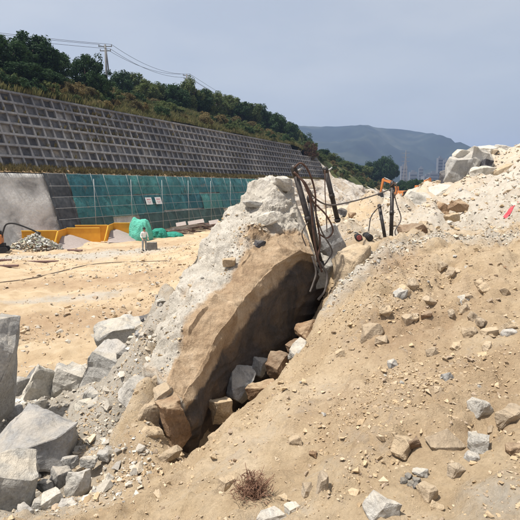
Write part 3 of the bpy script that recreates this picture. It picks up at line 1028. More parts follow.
# ------------------------------------------------------------------ power poles and lines
def power_pole(px_, pytop, w_, arm_px, label):
    z = 20
    for _ in range(4):
        s_ = s_at(px_, DT - w_, z); z = float(hill_z(s_, w_)) + 6
    p = hill_pt(s_, w_)
    top = P(px_, pytop, p[1])[2]
    hgt = top - p[2]
    aw = arm_px / 500 * p[1]
    t_ = thing('power_pole', label, 'power pole', p, 0)
    MB().tube([(0, 0, -.5), (0, 0, hgt)], [.26, .17], 8).build('pole', M['pole'], t_)
    MB().tube([(.45, 0, hgt * .5), (.1, 0, hgt - .3)], [.13, .1], 6).build('strut', M['pole'], t_)
    ends = []
    for dz, k_ in ((-.35, 1.0), (-1.15, .8)):
        MB().box((0, 0, hgt + dz), (aw * k_, .12, .14)).build('crossarm', M['pole'], t_)
        for e_ in (-1, 0, 1):
            q = (aw * k_ * .46 * e_, 0, hgt + dz + .07)
            MB().tube([q, (q[0], 0, q[2] + .16), (q[0], 0, q[2] + .3)], [.05, .09, .04], 6).build('insulator', M['pole'], t_)
            if e_: ends.append(Vector(p) + Vector((q[0], 0, q[2] + .3)))
    return ends
e1 = power_pole(106, 44.5, 20, 13, 'power pole with crossarms on the hill behind the lone dark tree')
e2 = power_pole(187, 74, 26, 7, 'smaller power pole farther right on the hill skyline')
for j in range(4):
    for a, b, sag, lab in ((e1[j], e2[j], 1.6, 'thin dark power cable between the two poles'), (e1[j] + Vector((-46, -20, 1.5)), e1[j], .7, 'thin dark power cable running left from the near pole'), (e2[j], e2[j] + Vector((30, 60, -6)), 1.5, 'thin dark power cable running on beyond the far pole')):
        pts = [a.lerp(b, k_ / 16) - Vector((0, 0, sag * 4 * (k_ / 16) * (1 - k_ / 16))) for k_ in range(17)]
        if j in (0, 1, 3):
            tag(MB().tube(pts, .032, 5).build('power_cable', M['black']), lab, 'cable', lab[5:])

# ------------------------------------------------------------------ rocks
def hull_bm(seed, npts=14, boxy=.55):
    g = np.random.default_rng(seed)
    d = g.normal(size=(npts, 3)); d /= np.linalg.norm(d, axis=1)[:, None]
    d = np.sign(d) * np.abs(d) ** boxy
    d *= g.uniform(.75, 1.0, npts)[:, None]
    bm = bmesh.new()
    for p in d: bm.verts.new(p)
    r_ = bmesh.ops.convex_hull(bm, input=bm.verts[:])
    bmesh.ops.delete(bm, geom=[e_ for e_ in set(r_['geom_interior'] + r_['geom_unused']) if isinstance(e_, bmesh.types.BMVert)], context='VERTS')
    bmesh.ops.dissolve_limit(bm, angle_limit=R(14), verts=bm.verts[:], edges=bm.edges[:])
    # unit box
    co = np.array([v.co[:] for v in bm.verts])
    lo, hi = co.min(0), co.max(0)
    for v in bm.verts:
        v.co = Vector((np.array(v.co) - (lo + hi) / 2) / (hi - lo) * 1.0)
    return bm
def rock_mesh(seed, dims, level=2, npts=14, boxy=.55, amp=.05, bev=.018):
    """angular block of size dims (m); bevelled, subdivided, chipped"""
    bm = hull_bm(seed, npts, boxy)
    for v in bm.verts:
        v.co = Vector((v.co.x * dims[0], v.co.y * dims[1], v.co.z * dims[2]))
    s_ = min(dims)
    bmesh.ops.bevel(bm, geom=bm.edges[:], offset=bev * s_, segments=1, affect='EDGES', clamp_overlap=True)
    bmesh.ops.triangulate(bm, faces=bm.faces[:])
    for _ in range(level):
        bmesh.ops.subdivide_edges(bm, edges=[e_ for e_ in bm.edges if e_.calc_length() > s_ * .07], cuts=1, use_grid_fill=True)
        bmesh.ops.triangulate(bm, faces=[f_ for f_ in bm.faces if len(f_.verts) > 3])
    me = bpy.data.meshes.new('rock')
    bm.normal_update()
    co = np.array([v.co[:] for v in bm.verts]); no = np.array([v.normal[:] for v in bm.verts])
    if amp and level:
        q = co / s_
        dsp = amp * s_ * (fbm(q[:, 0] * 2.2, q[:, 1] * 2.2, q[:, 2] * 2.2 + seed, 4, seed) - 1.6 * np.maximum(0, ridged(q[:, 0] * 1.4, q[:, 1] * 1.4, q[:, 2] * 1.4 + seed, 2, seed + 3) - .9) + .9 * sround(1.6 * vnoise(q[:, 0] * 2.1 + 9, q[:, 1] * 2.1, q[:, 2] * 3.2, seed + 8)))
        co = co + no * dsp[:, None]
    bm.to_mesh(me); bm.free()
    me.vertices.foreach_set('co', co.astype(np.float32).ravel())
    me.update()
    return me
def boulder(px_, py, w_, h_, Y=None, mat='rock_grey', label='', seed=1, dep=1.0, rot=(0, 0, 0), name='boulder', sink=.0, group=None, level=3, npts=20, boxy=.5, amp=.035):
    """block centred on photo position px, py, w by h photo pixels in size"""
    if Y is None:
        g_ = G(px_, py + h_ * .38)
        Y = g_[1]
        sink = h_ * Y / 500 * .30
    c_ = P(px_, py, Y)
    k_ = math.hypot(Y, 1) / 500
    dims = (w_ * k_, (w_ + h_) / 2 * k_ * dep, h_ * k_ * 1.06)
    me = rock_mesh(seed, dims, level, npts, boxy, amp)
    o = link(name, me, M[mat], None, c_ + np.array((0, 0, -sink)))
    o.rotation_euler = tuple(R(a) for a in rot)
    return tag(o, label, 'boulder' if name == 'boulder' else 'rock', group)

# ---- the big leaning slab: lofted through measured sections
def slab_loft():
    secs = [  # crest of the dark face, its lower edge, far upper edge, outer edge of the tan bevel
        ((184, 396, 6.1), (188, 460, 6.3), (146, 372, 6.9), (167, 384, 6.2)),
        ((197, 374, 6.5), (207, 452, 7.0), (148, 342, 7.6), (176, 360, 6.55)),
        ((215, 338, 6.95), (236, 440, 7.8), (156, 316, 8.3), (192, 332, 7.0)),
        ((249, 292, 7.75), (274, 392, 8.9), (187, 264, 9.2), (226, 284, 7.9)),
        ((275, 265, 8.35), (303, 350, 9.7), (222, 214, 9.9), (254, 250, 8.6)),
        ((300, 250, 8.9), (320, 320, 10.1), (256, 186, 10.3), (284, 232, 9.2)),
        ((313, 256, 9.2), (326, 310, 10.3), (290, 178, 10.5), (306, 235, 9.6))]
    ring = []
    for c_, d_, b_, v_ in secs:
        c_, d_, b_, v_ = P(*c_), P(*d_), P(*b_), P(*v_)
        tm = v_ * .5 + b_ * .5 + np.array((0, 0, .10))
        e_ = b_ + np.array((-.25, .5, -2.6))
        bt = (d_ + e_) / 2 + np.array((0, 0, -.6))
        fm = (c_ + d_) / 2 + np.array((.04, -.02, 0))
        ring.append([c_, v_, tm, b_, e_, bt, d_, fm])
    ring = np.array(ring)                              # sections x 8 x 3
    u_ = np.linspace(0, len(secs) - 1, 210)
    i0 = np.clip(np.floor(u_).astype(int), 0, len(secs) - 2)
    t_ = (u_ - i0)[:, None, None]
    RG = ring[i0] * (1 - t_) + ring[i0 + 1] * t_
    nj = [26, 26, 18, 22, 14, 14, 34, 34]
    cols, part = [], []
    for j in range(8):
        for k_ in range(nj[j]):
            q = k_ / nj[j]
            cols.append(RG[:, j] * (1 - q) + RG[:, (j + 1) % 8] * q)
            part.append(j + q)
    V = np.stack(cols, 1)
    return V, np.array(part)
V, part = slab_loft()
a_, b_ = V.shape[:2]
flatV = V.reshape(-1, 3)
ii = np.arange(a_ * b_).reshape(a_, b_)
nxt = np.roll(ii, -1, 1)
F = np.stack([ii[:-1], nxt[:-1], nxt[1:], ii[1:]], -1).reshape(-1, 4)
# end caps as fans of quads towards the centre
capV = []; capF = []
base_n = len(flatV)
for end, idx in ((0, 0), (-1, a_ - 1)):
    rim = V[idx]; ctr = rim.mean(0)
    prev = ii[idx]
    for kk, q in enumerate((.15, .3, .45, .6, .75, .9, .985)):
        new = base_n + len(capV) + np.arange(b_)
        bulge = (np.array((-.10, -.28, 0)) if end == 0 else np.array((.12, .1, .05))) * math.sin(q * 1.57)
        capV += list(rim * (1 - q) + ctr * q + bulge)
        f_ = np.stack([prev, np.roll(prev, -1), np.roll(new, -1), new], -1)
        capF.append(f_[:, ::-1] if end == 0 else f_)
        prev = new
allV = np.concatenate([flatV, np.array(capV)]); allF = np.concatenate([F] + capF)
sm = mesh_np('leaning_slab', allV, allF, False)
bm = bmesh.new(); bm.from_mesh(sm); bmesh.ops.recalc_face_normals(bm, faces=bm.faces[:]); bm.normal_update()
co = np.array([v.co[:] for v in bm.verts]); no = np.array([v.normal[:] for v in bm.verts])
ptn = np.concatenate([np.tile(part, a_), np.full(len(capV), -1.0)])
x, y, z = co.T
upw = sstep(.1, .6, no[:, 2])
facew = sstep(.05, -.15, no[:, 2]) * sstep(.2, .6, no[:, 0])
chip = np.exp(-np.minimum(np.abs(ptn), np.abs(8 - ptn)) ** 2 / .02) * (ptn >= 0)
d0 = -chip * .6 * (.06 * np.maximum(0, fbm(x * 4, y * 4, z * 4, 3, 143)) + .05 * np.maximum(0, vnoise(x * 1.7, y * 1.7, z * 1.7, 144)))
d1 = d0 + .055 * fbm(x * 1.1, y * 1.1, z * 1.1, 4, 141) + .03 * (np.maximum(0, ridged(x * 1.7, y * 1.7, z * 1.7, 3, 145)) - .4) + .035 * sround(1.7 * vnoise(x * 1.3 + z, y * 1.3 - z * .4, z * 2.0, 147))
d2 = upw * (.075 * sround(1.9 * vnoise(x * 1.5 - z * .6, y * 1.1 + z * .5, z * 1.3, 148)) * .7 + .05 * ridged(x * 2.2, y * 1.6, z * 2.2, 3, 146) - .03 + .05 * sstep(4.0, 5.2, z) * fbm(x * 3.3, y * 3.3, z * 3.3, 4, 149) + .02 * np.abs(fbm(x * 7, y * 7, z * 7, 3, 151)))
d2 = d2 * np.where((ptn >= 0) & (ptn < 1), .3, 1.0)
d3 = facew * (.04 * ridged(x * .8 + z * .5, y * .8, z * 2.2, 3, 155) - .03 + .03 * sround(2 * vnoise(x * 1.2, y * .9, z * 1.6 + 4, 157)) + .015 * fbm(x * 5, y * 5, z * 5, 3, 159))
co = co + no * (d1 * (1 - .35 * facew) + d2 + d3)[:, None]
for v, c_ in zip(bm.verts, co): v.co = c_
bm.normal_update()
bm.to_mesh(sm); bm.free()
# slab: grey crushed top, tan weathered edge, rusty dark joint face
t = NT('slab_rock', .95, .12)
geo = t.n('ShaderNodeNewGeometry')
pos = geo.outputs['Position']
at = t.n('ShaderNodeAttribute', attribute_name='soil')
spc = t.n('ShaderNodeSeparateColor'); t.l(at.outputs['Color'], spc.inputs[0])
pale = t.ramp(t.noise(2.0, 8, .66, vec=pos, dist=.5), [(.3, (.38, .345, .29)), (.52, (.50, .46, .395)), (.72, (.60, .56, .495))])
tan_ = t.ramp(t.noise(1.6, 9, .7, vec=pos, dist=.8), [(.28, (.21, .14, .09)), (.45, (.36, .255, .16)), (.6, (.46, .345, .23)), (.75, (.54, .445, .335))])
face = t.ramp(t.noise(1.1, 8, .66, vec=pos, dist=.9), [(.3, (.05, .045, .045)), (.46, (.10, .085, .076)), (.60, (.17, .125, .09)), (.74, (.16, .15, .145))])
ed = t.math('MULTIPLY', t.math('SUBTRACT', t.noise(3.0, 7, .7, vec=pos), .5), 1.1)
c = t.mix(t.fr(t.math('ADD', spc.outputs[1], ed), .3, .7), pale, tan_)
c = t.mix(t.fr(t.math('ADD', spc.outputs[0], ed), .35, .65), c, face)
c = t.mix(.5, c, t.ramp(t.noise(34, 5, .7, vec=pos), [(.28, (.5, .48, .46)), (.5, (1, 1, 1)), (.74, (1.3, 1.3, 1.3))]), 'MULTIPLY')
t.col(c)
t.bump(t.math('ADD', t.noise(10, 9, .7, vec=pos, dist=.4), t.math('MULTIPLY', t.noise(60, 4, .7, vec=pos), .25)), .06, .9)
M['slab'] = t.m
co = np.empty(len(sm.vertices) * 3, np.float32); sm.vertices.foreach_get('co', co); co = co.reshape(-1, 3)
no = np.empty(len(sm.vertices) * 3, np.float32); sm.vertices.foreach_get('normal', no); no = no.reshape(-1, 3)
pt = np.concatenate([np.tile(part, a_), np.full(len(capV), -1.0)])
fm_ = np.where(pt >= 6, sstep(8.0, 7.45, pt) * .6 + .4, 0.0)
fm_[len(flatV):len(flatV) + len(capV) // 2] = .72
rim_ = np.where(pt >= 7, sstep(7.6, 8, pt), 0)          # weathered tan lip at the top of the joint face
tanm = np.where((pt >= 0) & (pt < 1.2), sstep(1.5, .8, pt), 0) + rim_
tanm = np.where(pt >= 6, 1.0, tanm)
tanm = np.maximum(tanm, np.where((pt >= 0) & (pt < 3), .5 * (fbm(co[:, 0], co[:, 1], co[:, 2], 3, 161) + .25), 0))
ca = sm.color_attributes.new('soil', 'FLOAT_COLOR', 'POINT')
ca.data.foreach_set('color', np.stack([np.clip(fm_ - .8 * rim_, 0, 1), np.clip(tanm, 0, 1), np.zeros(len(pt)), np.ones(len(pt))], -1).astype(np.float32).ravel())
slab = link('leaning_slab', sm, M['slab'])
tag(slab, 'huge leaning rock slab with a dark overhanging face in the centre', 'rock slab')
slab_top = co[(no[:, 2] > .35) & (pt >= 1.15) & (pt < 3.2)]

# ---- loose boulders and blocks
B = boulder
B(1, 372, 30, 112, 7.2, 'rock_grey', 'tall upright grey block standing at the left edge', 3, .8, (0, 8, 20), boxy=.35)
B(33, 438, 92, 56, 6.2, 'rock_grey', 'large flat-topped grey boulder in the lower left pile', 12, 1.0, (-8, 12, 15), boxy=.4, npts=18)
B(8, 490, 58, 70, 4.9, 'rock_grey', 'pale grey block in the bottom left corner', 21, .9, (5, 14, 30), boxy=.45)
B(46, 388, 40, 46, 8.6, 'rock_pale', 'pale tilted slab block behind the flat-topped boulder, left of a pair', 5, .7, (0, 22, 10), boxy=.35)
B(72, 389, 38, 48, 8.7, 'rock_pale', 'pale tilted slab block behind the flat-topped boulder, right of a pair', 8, .7, (0, 26, -5), boxy=.35)
B(22, 385, 22, 20, 9.2, 'rock_grey', 'small grey block beside the upright block', 9, 1, (0, 10, 40))
B(34, 376, 16, 16, 9.8, 'rock_grey', 'small grey block behind the pair of tilted slabs', 10, 1, (20, 10, 70))
B(121, 340, 54, 40, 10.2, 'rock_grey', 'jagged grey boulder at the edge of the site floor', 14, 1, (0, -6, 25), boxy=.42)
B(143, 322, 26, 11, 10.6, 'rock_dark', 'dark flat rock on the flank beside the jagged grey boulder', 15, 1, (0, -18, 0))
B(100, 376, 30, 46, 8.3, 'rock_grey', 'grey block half buried in the pale flank', 16, .9, (10, 16, 30), boxy=.42)
B(92, 400, 20, 26, 7.6, 'rock_grey', 'fractured grey block beside the half buried block', 18, .9, (0, 12, 0))
B(78, 484, 24, 36, 5.15, 'rock_pale', 'rounded pale block right of the bottom left corner block', 24, .9, (0, 6, 10), boxy=.6)
B(52, 503, 24, 28, 4.8, 'rock_pale', 'pale block at the bottom edge left of the rounded block', 25, .9, (0, 0, 30))
B(60, 478, 20, 20, 5.3, 'rock_grey', 'small grey block under the flat-topped boulder', 26, .9, (0, 20, 50))
B(88, 462, 18, 14, 5.6, 'rock_grey', 'small grey block by the tip of the flat-topped boulder', 27, .9, (0, 20, 10))
B(104, 455, 14, 10, 5.7, 'rock_pale', 'small pale stone on the flank below the slab', 28, .9)
B(38, 508, 16, 18, 4.75, 'rock_grey', 'small grey stone at the bottom edge by the corner block', 29, .9, (0, 15, 0))
B(152, 434, 26, 16, 5.75, 'rock_tan', 'tan clod with a dark undercut beside the slab nose', 30, .8, (0, 22, 0), boxy=.6)
B(118, 374, 58, 62, 8.9, 'rock_pale', 'broad dusty block forming the pale flank left of the slab', 301, .9, (0, -32, 20), boxy=.5)
pile = ((14, 412, 22, 14, 7.6), (84, 408, 18, 20, 7.4), (95, 425, 18, 12, 6.9), (60, 372, 18, 14, 10.2), (82, 372, 14, 14, 9.9), (40, 405, 16, 9, 7.9), (70, 462, 16, 12, 5.7), (98, 440, 12, 9, 6.4), (30, 470, 24, 14, 5.5), (46, 486, 16, 14, 5.1), (66, 506, 16, 14, 4.7), (84, 512, 14, 12, 4.6), (96, 492, 12, 9, 4.95), (24, 512, 20, 18, 4.55), (110, 478, 10, 8, 5.2), (8, 392, 18, 16, 9.0), (106, 404, 14, 12, 7.3), (120, 416, 14, 8, 6.8), (130, 447, 12, 8, 5.95), (56, 420, 14, 8, 7.2), (130, 395, 12, 10, 7.1))
for i, (a, b, w_, h_, Y) in enumerate(pile):
    B(a, b, w_, h_, Y, ('rock_grey', 'rock_pale', 'rock_pale')[i % 3], 'broken pale block jammed in the lower left rock pile', 320 + i, .9, (i * 17 % 30, i * 23 % 40 - 20, i * 37), group='broken blocks of the lower left pile', level=2)
# in the trench
B(241, 384, 27, 38, 7.35, 'rock_grey', 'grey upright block jammed in the trench under the slab', 31, .7, (-15, 12, 15), boxy=.42)
B(222, 410, 24, 30, 6.75, 'rock_tan', 'tan wedge block in the lower trench under the slab', 32, .8, (0, -6, 40), boxy=.42)
B(262, 392, 34, 18, 7.0, 'rock_brown', 'flat brown block on the trench edge under the slab', 33, .9, (0, -18, 10), boxy=.42)
B(312, 332, 30, 26, 7.9, 'rock_brown', 'brown angular block filling the top of the trench by the rods', 338, .9, (0, -30, 20), boxy=.5)
B(300, 352, 24, 18, 7.5, 'rock_grey', 'grey block on the upper trench lip', 339, .9, (0, -30, 50), boxy=.5)
B(279, 366, 28, 26, 7.5, 'rock_brown', 'brown block in the upper trench under the slab', 34, .9, (0, -20, 60))
B(258, 366, 18, 20, 7.9, 'rock_grey', 'small grey block deep in the trench', 35, .9, (10, 20, 60))
B(296, 347, 20, 14, 7.7, 'rock_brown', 'small brown block at the upper end of the trench', 36, .9, (0, -20, 20))
B(167, 455, 34, 10, 5.55, 'rock_tan', 'low tan ledge stone below the slab nose', 37, .9, (0, -22, 0), boxy=.6)
B(222, 433, 34, 11, 5.95, 'rock_tan', 'long tan stone along the lip of the trench', 38, .8, (0, -38, 10), boxy=.6)
B(175, 424, 26, 60, 6.05, 'rock_brown', 'rusty brown fractured block at the nose of the slab', 351, .8, (0, -16, 30), boxy=.32, npts=22, amp=.05)
B(168, 398, 24, 30, 6.2, 'rock_tan', 'tan cracked block above the rusty nose block', 352, .9, (0, -30, 10), boxy=.4)
B(146, 414, 36, 36, 6.15, 'rock_tan', 'tan crumbling block left of the slab nose', 342, .9, (0, 24, 35), boxy=.55)
B(138, 394, 34, 38, 6.55, 'rock_pale', 'pale dusty block on the flank left of the tan crumbling block', 344, .9, (0, 30, 15), boxy=.5)
B(156, 386, 28, 24, 6.5, 'rock_tan', 'tan broken ledge on the slab just above its nose', 343, .9, (0, -20, 35), boxy=.5)
# on the slab
def on_slab(px_, py):
    q = slab_top - np.array((0, 0, 6.0))
    dep = q[:, 1] * CT - q[:, 2] * ST
    sx = 260 + 500 * q[:, 0] / dep; sy = 260 - 500 * (q[:, 1] * ST + q[:, 2] * CT) / dep
    k_ = np.argmin((sx - px_) ** 2 + (sy - py) ** 2)
    return slab_top[k_][1]
B(259, 246, 13, 12, on_slab(259, 250) - .06, 'rock_dark', 'dark rounded stone lying on top of the leaning slab', 41, 1, (0, 0, 30), level=2, boxy=.8)
B(268, 219, 22, 12, on_slab(268, 222) - .05, 'rock_pale', 'pale flat stone on top of the leaning slab', 42, 1, (0, -20, 0), level=2)
B(253, 204, 22, 6, on_slab(253, 206) - .05, 'rock_grey', 'thin grey shard on top of the leaning slab', 43, 1, (0, 4, 0), level=2)
B(283, 184, 20, 15, on_slab(283, 188) - .05, 'rock_pale', 'pale block on the peak of the leaning slab', 44, 1, (0, 0, 10), level=2)
B(229, 262, 14, 9, on_slab(229, 264) - .05, 'rock_tan', 'tan stone halfway along the leaning slab top', 45, 1, level=2)
# on the near slope
near_rocks = [
    (445, 438, 37, 19, 'rock_tan', 'long tan block near the middle of the lower right slope', 51, (0, -14, 12)),
    (403, 442, 26, 26, 'rock_tan', 'tan stone with dark left face left of the long tan block', 52, (0, 10, 40)),
    (414, 441, 13, 17, 'rock_brown', 'small upright brown stone leaning on the dark-faced tan stone', 53, (0, -12, 0)),
    (480, 403, 24, 20, 'rock_pale', 'pale angular stone with dark underside high on the right slope', 54, (0, 10, 20)),
    (512, 412, 30, 22, 'rock_tan', 'tan block cut by the right edge of the picture', 55, (0, -8, 30)),
    (479, 439, 30, 22, 'rock_grey', 'speckled grey stone right of the long tan block', 56, (0, 12, 60)),
    (472, 455, 15, 12, 'rock_grey', 'small grey wedge below the speckled grey stone', 57, (0, 16, 0)),
    (382, 501, 38, 25, 'rock_grey', 'grey rock at the bottom edge of the slope', 58, (0, 14, 15)),
    (428, 489, 21, 22, 'rock_tan', 'tan stone right of the small dark heap', 59, (0, 0, 30)),
    (456, 467, 18, 16, 'rock_tan', 'rounded tan stone below the long tan block', 60, (0, 10, 30)),
    (515, 447, 20, 11, 'rock_brown', 'flat brown stone at the right edge', 61, (0, -6, 0)),
    (371, 328, 24, 20, 'rock_tan', 'tan boulder set in the upper slope', 62, (0, -14, 30)),
    (400, 292, 16, 12, 'rock_grey', 'grey stone below the white rubble crest', 63, (0, -14, 30)),
    (322, 480, 11, 28, 'rock_tan', 'narrow upright tan stone in the bottom middle of the slope', 64, (0, 6, 0)),
    (308, 487, 13, 14, 'rock_tan', 'squarish tan stone left of the narrow upright stone', 65, (0, 6, 20)),
    (292, 506, 16, 14, 'rock_pale', 'pale stone at the bottom edge right of the dry bush', 66, (0, 6, 20)),
    (270, 514, 34, 16, 'rock_pale', 'white grey stone at the bottom edge below the dry bush', 67, (0, -6, 20)),
    (226, 481, 22, 20, 'rock_tan', 'tan stone just left of the dry bush', 68, (0, -10, 20)),
    (295, 439, 15, 11, 'rock_tan', 'tan stone in the open middle of the slope', 69, (0, -14, 0)),
    (313, 453, 9, 6, 'rock_brown', 'small brown chip on the open slope', 70, (0, 0, 0)),
    (420, 470, 18, 10, 'rock_grey', 'grey flat stone on top of the small dark heap', 71, (0, -6, 0)),
    (490, 330, 20, 10, 'rock_tan', 'flat tan stone high on the right slope near the edge', 72, (0, -8, 0)),
    (510, 331, 16, 10, 'rock_pale', 'pale stone near the right edge high on the slope', 73, (0, 0, 0)),
    (432, 350, 13, 9, 'rock_tan', 'tan stone alone halfway up the right slope', 74, (0, -20, 0)),
    (393, 362, 11, 10, 'rock_grey', 'grey stone alone halfway up the slope', 75, (0, -20, 0)),
    (340, 352, 12, 9, 'rock_tan', 'tan stone near the upper trench lip', 76, (0, -20, 0)),
    (448, 375, 12, 10, 'rock_grey', 'grey stone below the lone tan stone on the right slope', 77, (0, -20, 0)),
    (465, 297, 14, 10, 'rock_grey', 'grey stone near the top of the right slope', 78, (0, -20, 0)),
    (427, 314, 12, 8, 'rock_brown', 'brown stone under the crest on the right slope', 79, (0, -20, 0)),
]
for a, b, w_, h_, m_, lab, sd_, rt in near_rocks:
    B(a, b, w_, h_, None, m_, lab, sd_, .9, rt, 'loose_stone', level=2, boxy=.5)
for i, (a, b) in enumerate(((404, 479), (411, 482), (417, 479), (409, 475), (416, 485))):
    B(a, b, 8 + i % 3, 8, None, 'rock_dark_grey', 'dark fist-sized stone in the small heap on the lower slope', 90 + i, 1, (0, 0, i * 40), 'loose_stone', level=2, boxy=.9, group='stones of the small dark heap')
rr = random.Random(31)
for i in range(26):
    a, b = rr.uniform(350, 515), rr.uniform(252, 345)
    if b < 300 - (a - 330) * .4: continue
    B(a, b, rr.uniform(9, 20), rr.uniform(8, 15), None, 'rock_tan', 'tan clod half buried in the crumbling upper right slope', 360 + i, 1.0, (rr.uniform(-15, 15), rr.uniform(-20, 20), rr.uniform(0, 360)), 'buried_clod', group='buried clods of the upper slope', level=2, boxy=.95)
# behind the crest
B(355, 268, 52, 46, 9.2, 'rock_tan', 'big tan boulder behind the crest, right of the splitter rods', 101, .9, (0, -4, 20), boxy=.6)
B(331, 244, 30, 40, 10.4, 'rock_grey', 'grey shard leaning beside the big tan boulder', 102, .5, (0, -24, 10), boxy=.38)
B(322, 272, 20, 36, 9.7, 'rock_grey', 'grey rock wedged between slab and big tan boulder', 103, .8, (0, 14, 0), boxy=.4)
B(414, 240, 26, 34, 11.2, 'rock_brown', 'brown weathered block at the foot of the spoil hill', 104, .9, (0, -20, 0), boxy=.55)
B(398, 256, 26, 14, 9.6, 'rock_pale', 'pale block on the crest below the brown weathered block', 105, .9, (0, -14, 0))
B(416, 201, 32, 22, 26, 'rock_pale', 'rounded pale boulder at the left foot of the spoil hill', 106, 1, (0, -6, 0), boxy=.8)
B(444, 190, 30, 12, 29, 'rock_pale', 'flat pale block on the left shoulder of the spoil hill', 107, 1, (0, -6, 0))
B(456, 172, 22, 30, 33, 'rock_grey', 'grey fissured outcrop at the top left of the spoil hill', 108, 1, (0, 20, 0), boxy=.5)
B(467, 163, 24, 34, 33.5, 'rock_pale', 'pale outcrop block beside the fissured outcrop', 109, 1, (0, 24, 40), boxy=.45)
B(448, 178, 14, 20, 33.2, 'rock_dark', 'dark block at the base of the fissured outcrop', 110, 1, (0, 14, 40), boxy=.45)
B(462, 155, 16, 9, 33.3, 'rock_pale', 'white block on top of the fissured outcrop', 111, 1, (0, 14, 0), boxy=.45)
B(478, 166, 24, 26, 34, 'rock_pale', 'broad pale block right of the fissured outcrop', 112, 1, (0, 10, 20), boxy=.5)
B(492, 154, 30, 16, 36, 'rock_pale', 'broad pale block on the spoil hill skyline', 113, 1, (0, 4, 20), boxy=.5)
B(507, 156, 36, 18, 36, 'rock_pale', 'wide pale rock mass on the spoil hill skyline by the right edge', 118, 1, (0, 4, 50), boxy=.5)
B(484, 176, 28, 18, 31.5, 'rock_pale', 'pale block below the broad pale block of the spoil hill', 119, 1, (0, 8, 10), boxy=.5)
B(505, 172, 26, 14, 31, 'rock_tan', 'tan ledge block high on the spoil hill by the right edge', 120, 1, (0, -4, 10), boxy=.5)
B(486, 164, 12, 9, 33, 'rock_dark', 'small dark block in the pale upper face of the spoil hill', 114, 1, (0, 4, 20))
B(440, 209, 16, 14, 19, 'rock_brown', 'brown block low on the spoil hill', 115, 1, (0, 14, 20))
B(458, 206, 18, 14, 18.5, 'rock_brown', 'brown grey block in the middle of the spoil hill', 116, 1, (0, -14, 20))
B(452, 218, 14, 9, 16, 'rock_tan', 'tan block low in the middle of the spoil hill', 117, 1, (0, -14, 20))

# ---- scattered stones: the large ones singly, gravel as one mass
def tmpl(n_=8, npts=9, boxy=.7):
    out = []
    for i in range(n_):
        bm = hull_bm(1000 + i, npts, boxy)
        bmesh.ops.triangulate(bm, faces=bm.faces[:])
        bm.verts.index_update()
        out.append((np.array([v.co[:] for v in bm.verts]), np.array([[v.index for v in f_.verts] for f_ in bm.faces])))
        bm.free()
    return out
TM = tmpl()
TMS = tmpl(8, 8, 1.0)
def rand_rot(g, n_):
    q = g.normal(size=(n_, 4)); q /= np.linalg.norm(q, axis=1)[:, None]
    w_, x_, y_, z_ = q.T
    return np.stack([np.stack([1 - 2 * (y_ ** 2 + z_ ** 2), 2 * (x_ * y_ - z_ * w_), 2 * (x_ * z_ + y_ * w_)], -1),
                     np.stack([2 * (x_ * y_ + z_ * w_), 1 - 2 * (x_ ** 2 + z_ ** 2), 2 * (y_ * z_ - x_ * w_)], -1),
                     np.stack([2 * (x_ * z_ - y_ * w_), 2 * (y_ * z_ + x_ * w_), 1 - 2 * (x_ ** 2 + y_ ** 2)], -1)], 1)
t = NT('loose_gravel', .95, .12)
at = t.n('ShaderNodeAttribute', attribute_name='tint')
pos = t.n('ShaderNodeNewGeometry').outputs['Position']
t.col(t.mix(.5, at.outputs['Color'], t.ramp(t.noise(30, 5, .7, vec=pos), [(.3, (.55, .53, .5)), (.7, (1.35, 1.35, 1.35))]), 'MULTIPLY'))
t.bump(t.noise(45, 4, .7, vec=pos), .015, .7)
M['gravel'] = t.m
TAN = np.array([(.45, .345, .22), (.49, .38, .25), (.41, .305, .19), (.48, .385, .27), (.37, .29, .21)])
PALE = np.array([(.45, .41, .345), (.52, .475, .405), (.40, .365, .31), (.48, .41, .315), (.34, .315, .28), (.57, .535, .465)])
CREAM = np.array([(.50, .44, .35), (.55, .50, .41), (.45, .38, .285)])
def gravel(name, pts, size, pal, label, seed, sink=.15, flat=.7, TM=TM):
    g = np.random.default_rng(seed)
    n_ = len(pts)
    Rm = rand_rot(g, n_)
    sc_ = size[:, None] * g.uniform(.6, 1.15, (n_, 3)) * 2
    pick = g.integers(0, len(TM), n_)
    col = pal[g.integers(0, len(pal), n_)] * g.uniform(.85, 1.15, (n_, 1))
    Vs, Fs, Cs, off = [], [], [], 0
    for k_, (tv, tf) in enumerate(TM):
        m_ = np.nonzero(pick == k_)[0]
        if not len(m_): continue
        vv = np.einsum('nij,nvj->nvi', Rm[m_], tv[None] * sc_[m_][:, None, :])
        vv[:, :, 2] *= flat
        vv += pts[m_][:, None, :] + np.array((0, 0, 1)) * (size[m_] * (.5 - sink))[:, None, None]
        Vs.append(vv.reshape(-1, 3))
        Fs.append((tf[None] + (off + np.arange(len(m_)) * len(tv))[:, None, None]).reshape(-1, 3))
        Cs.append(np.repeat(col[m_], len(tv), 0))
        off += len(m_) * len(tv)
    me = mesh_np(name, np.concatenate(Vs), np.concatenate(Fs))
    cc = np.concatenate(Cs)
    ca = me.color_attributes.new('tint', 'FLOAT_COLOR', 'POINT')
    ca.data.foreach_set('color', np.c_[cc, np.ones(len(cc))].astype(np.float32).ravel())
    return tag(link(name, me, M['gravel']), label, 'gravel', kind='stuff')
def gpts(x, y, dz=0.0):
    return np.stack([x, y, H(x, y) + dz], -1)
g = np.random.default_rng(77)
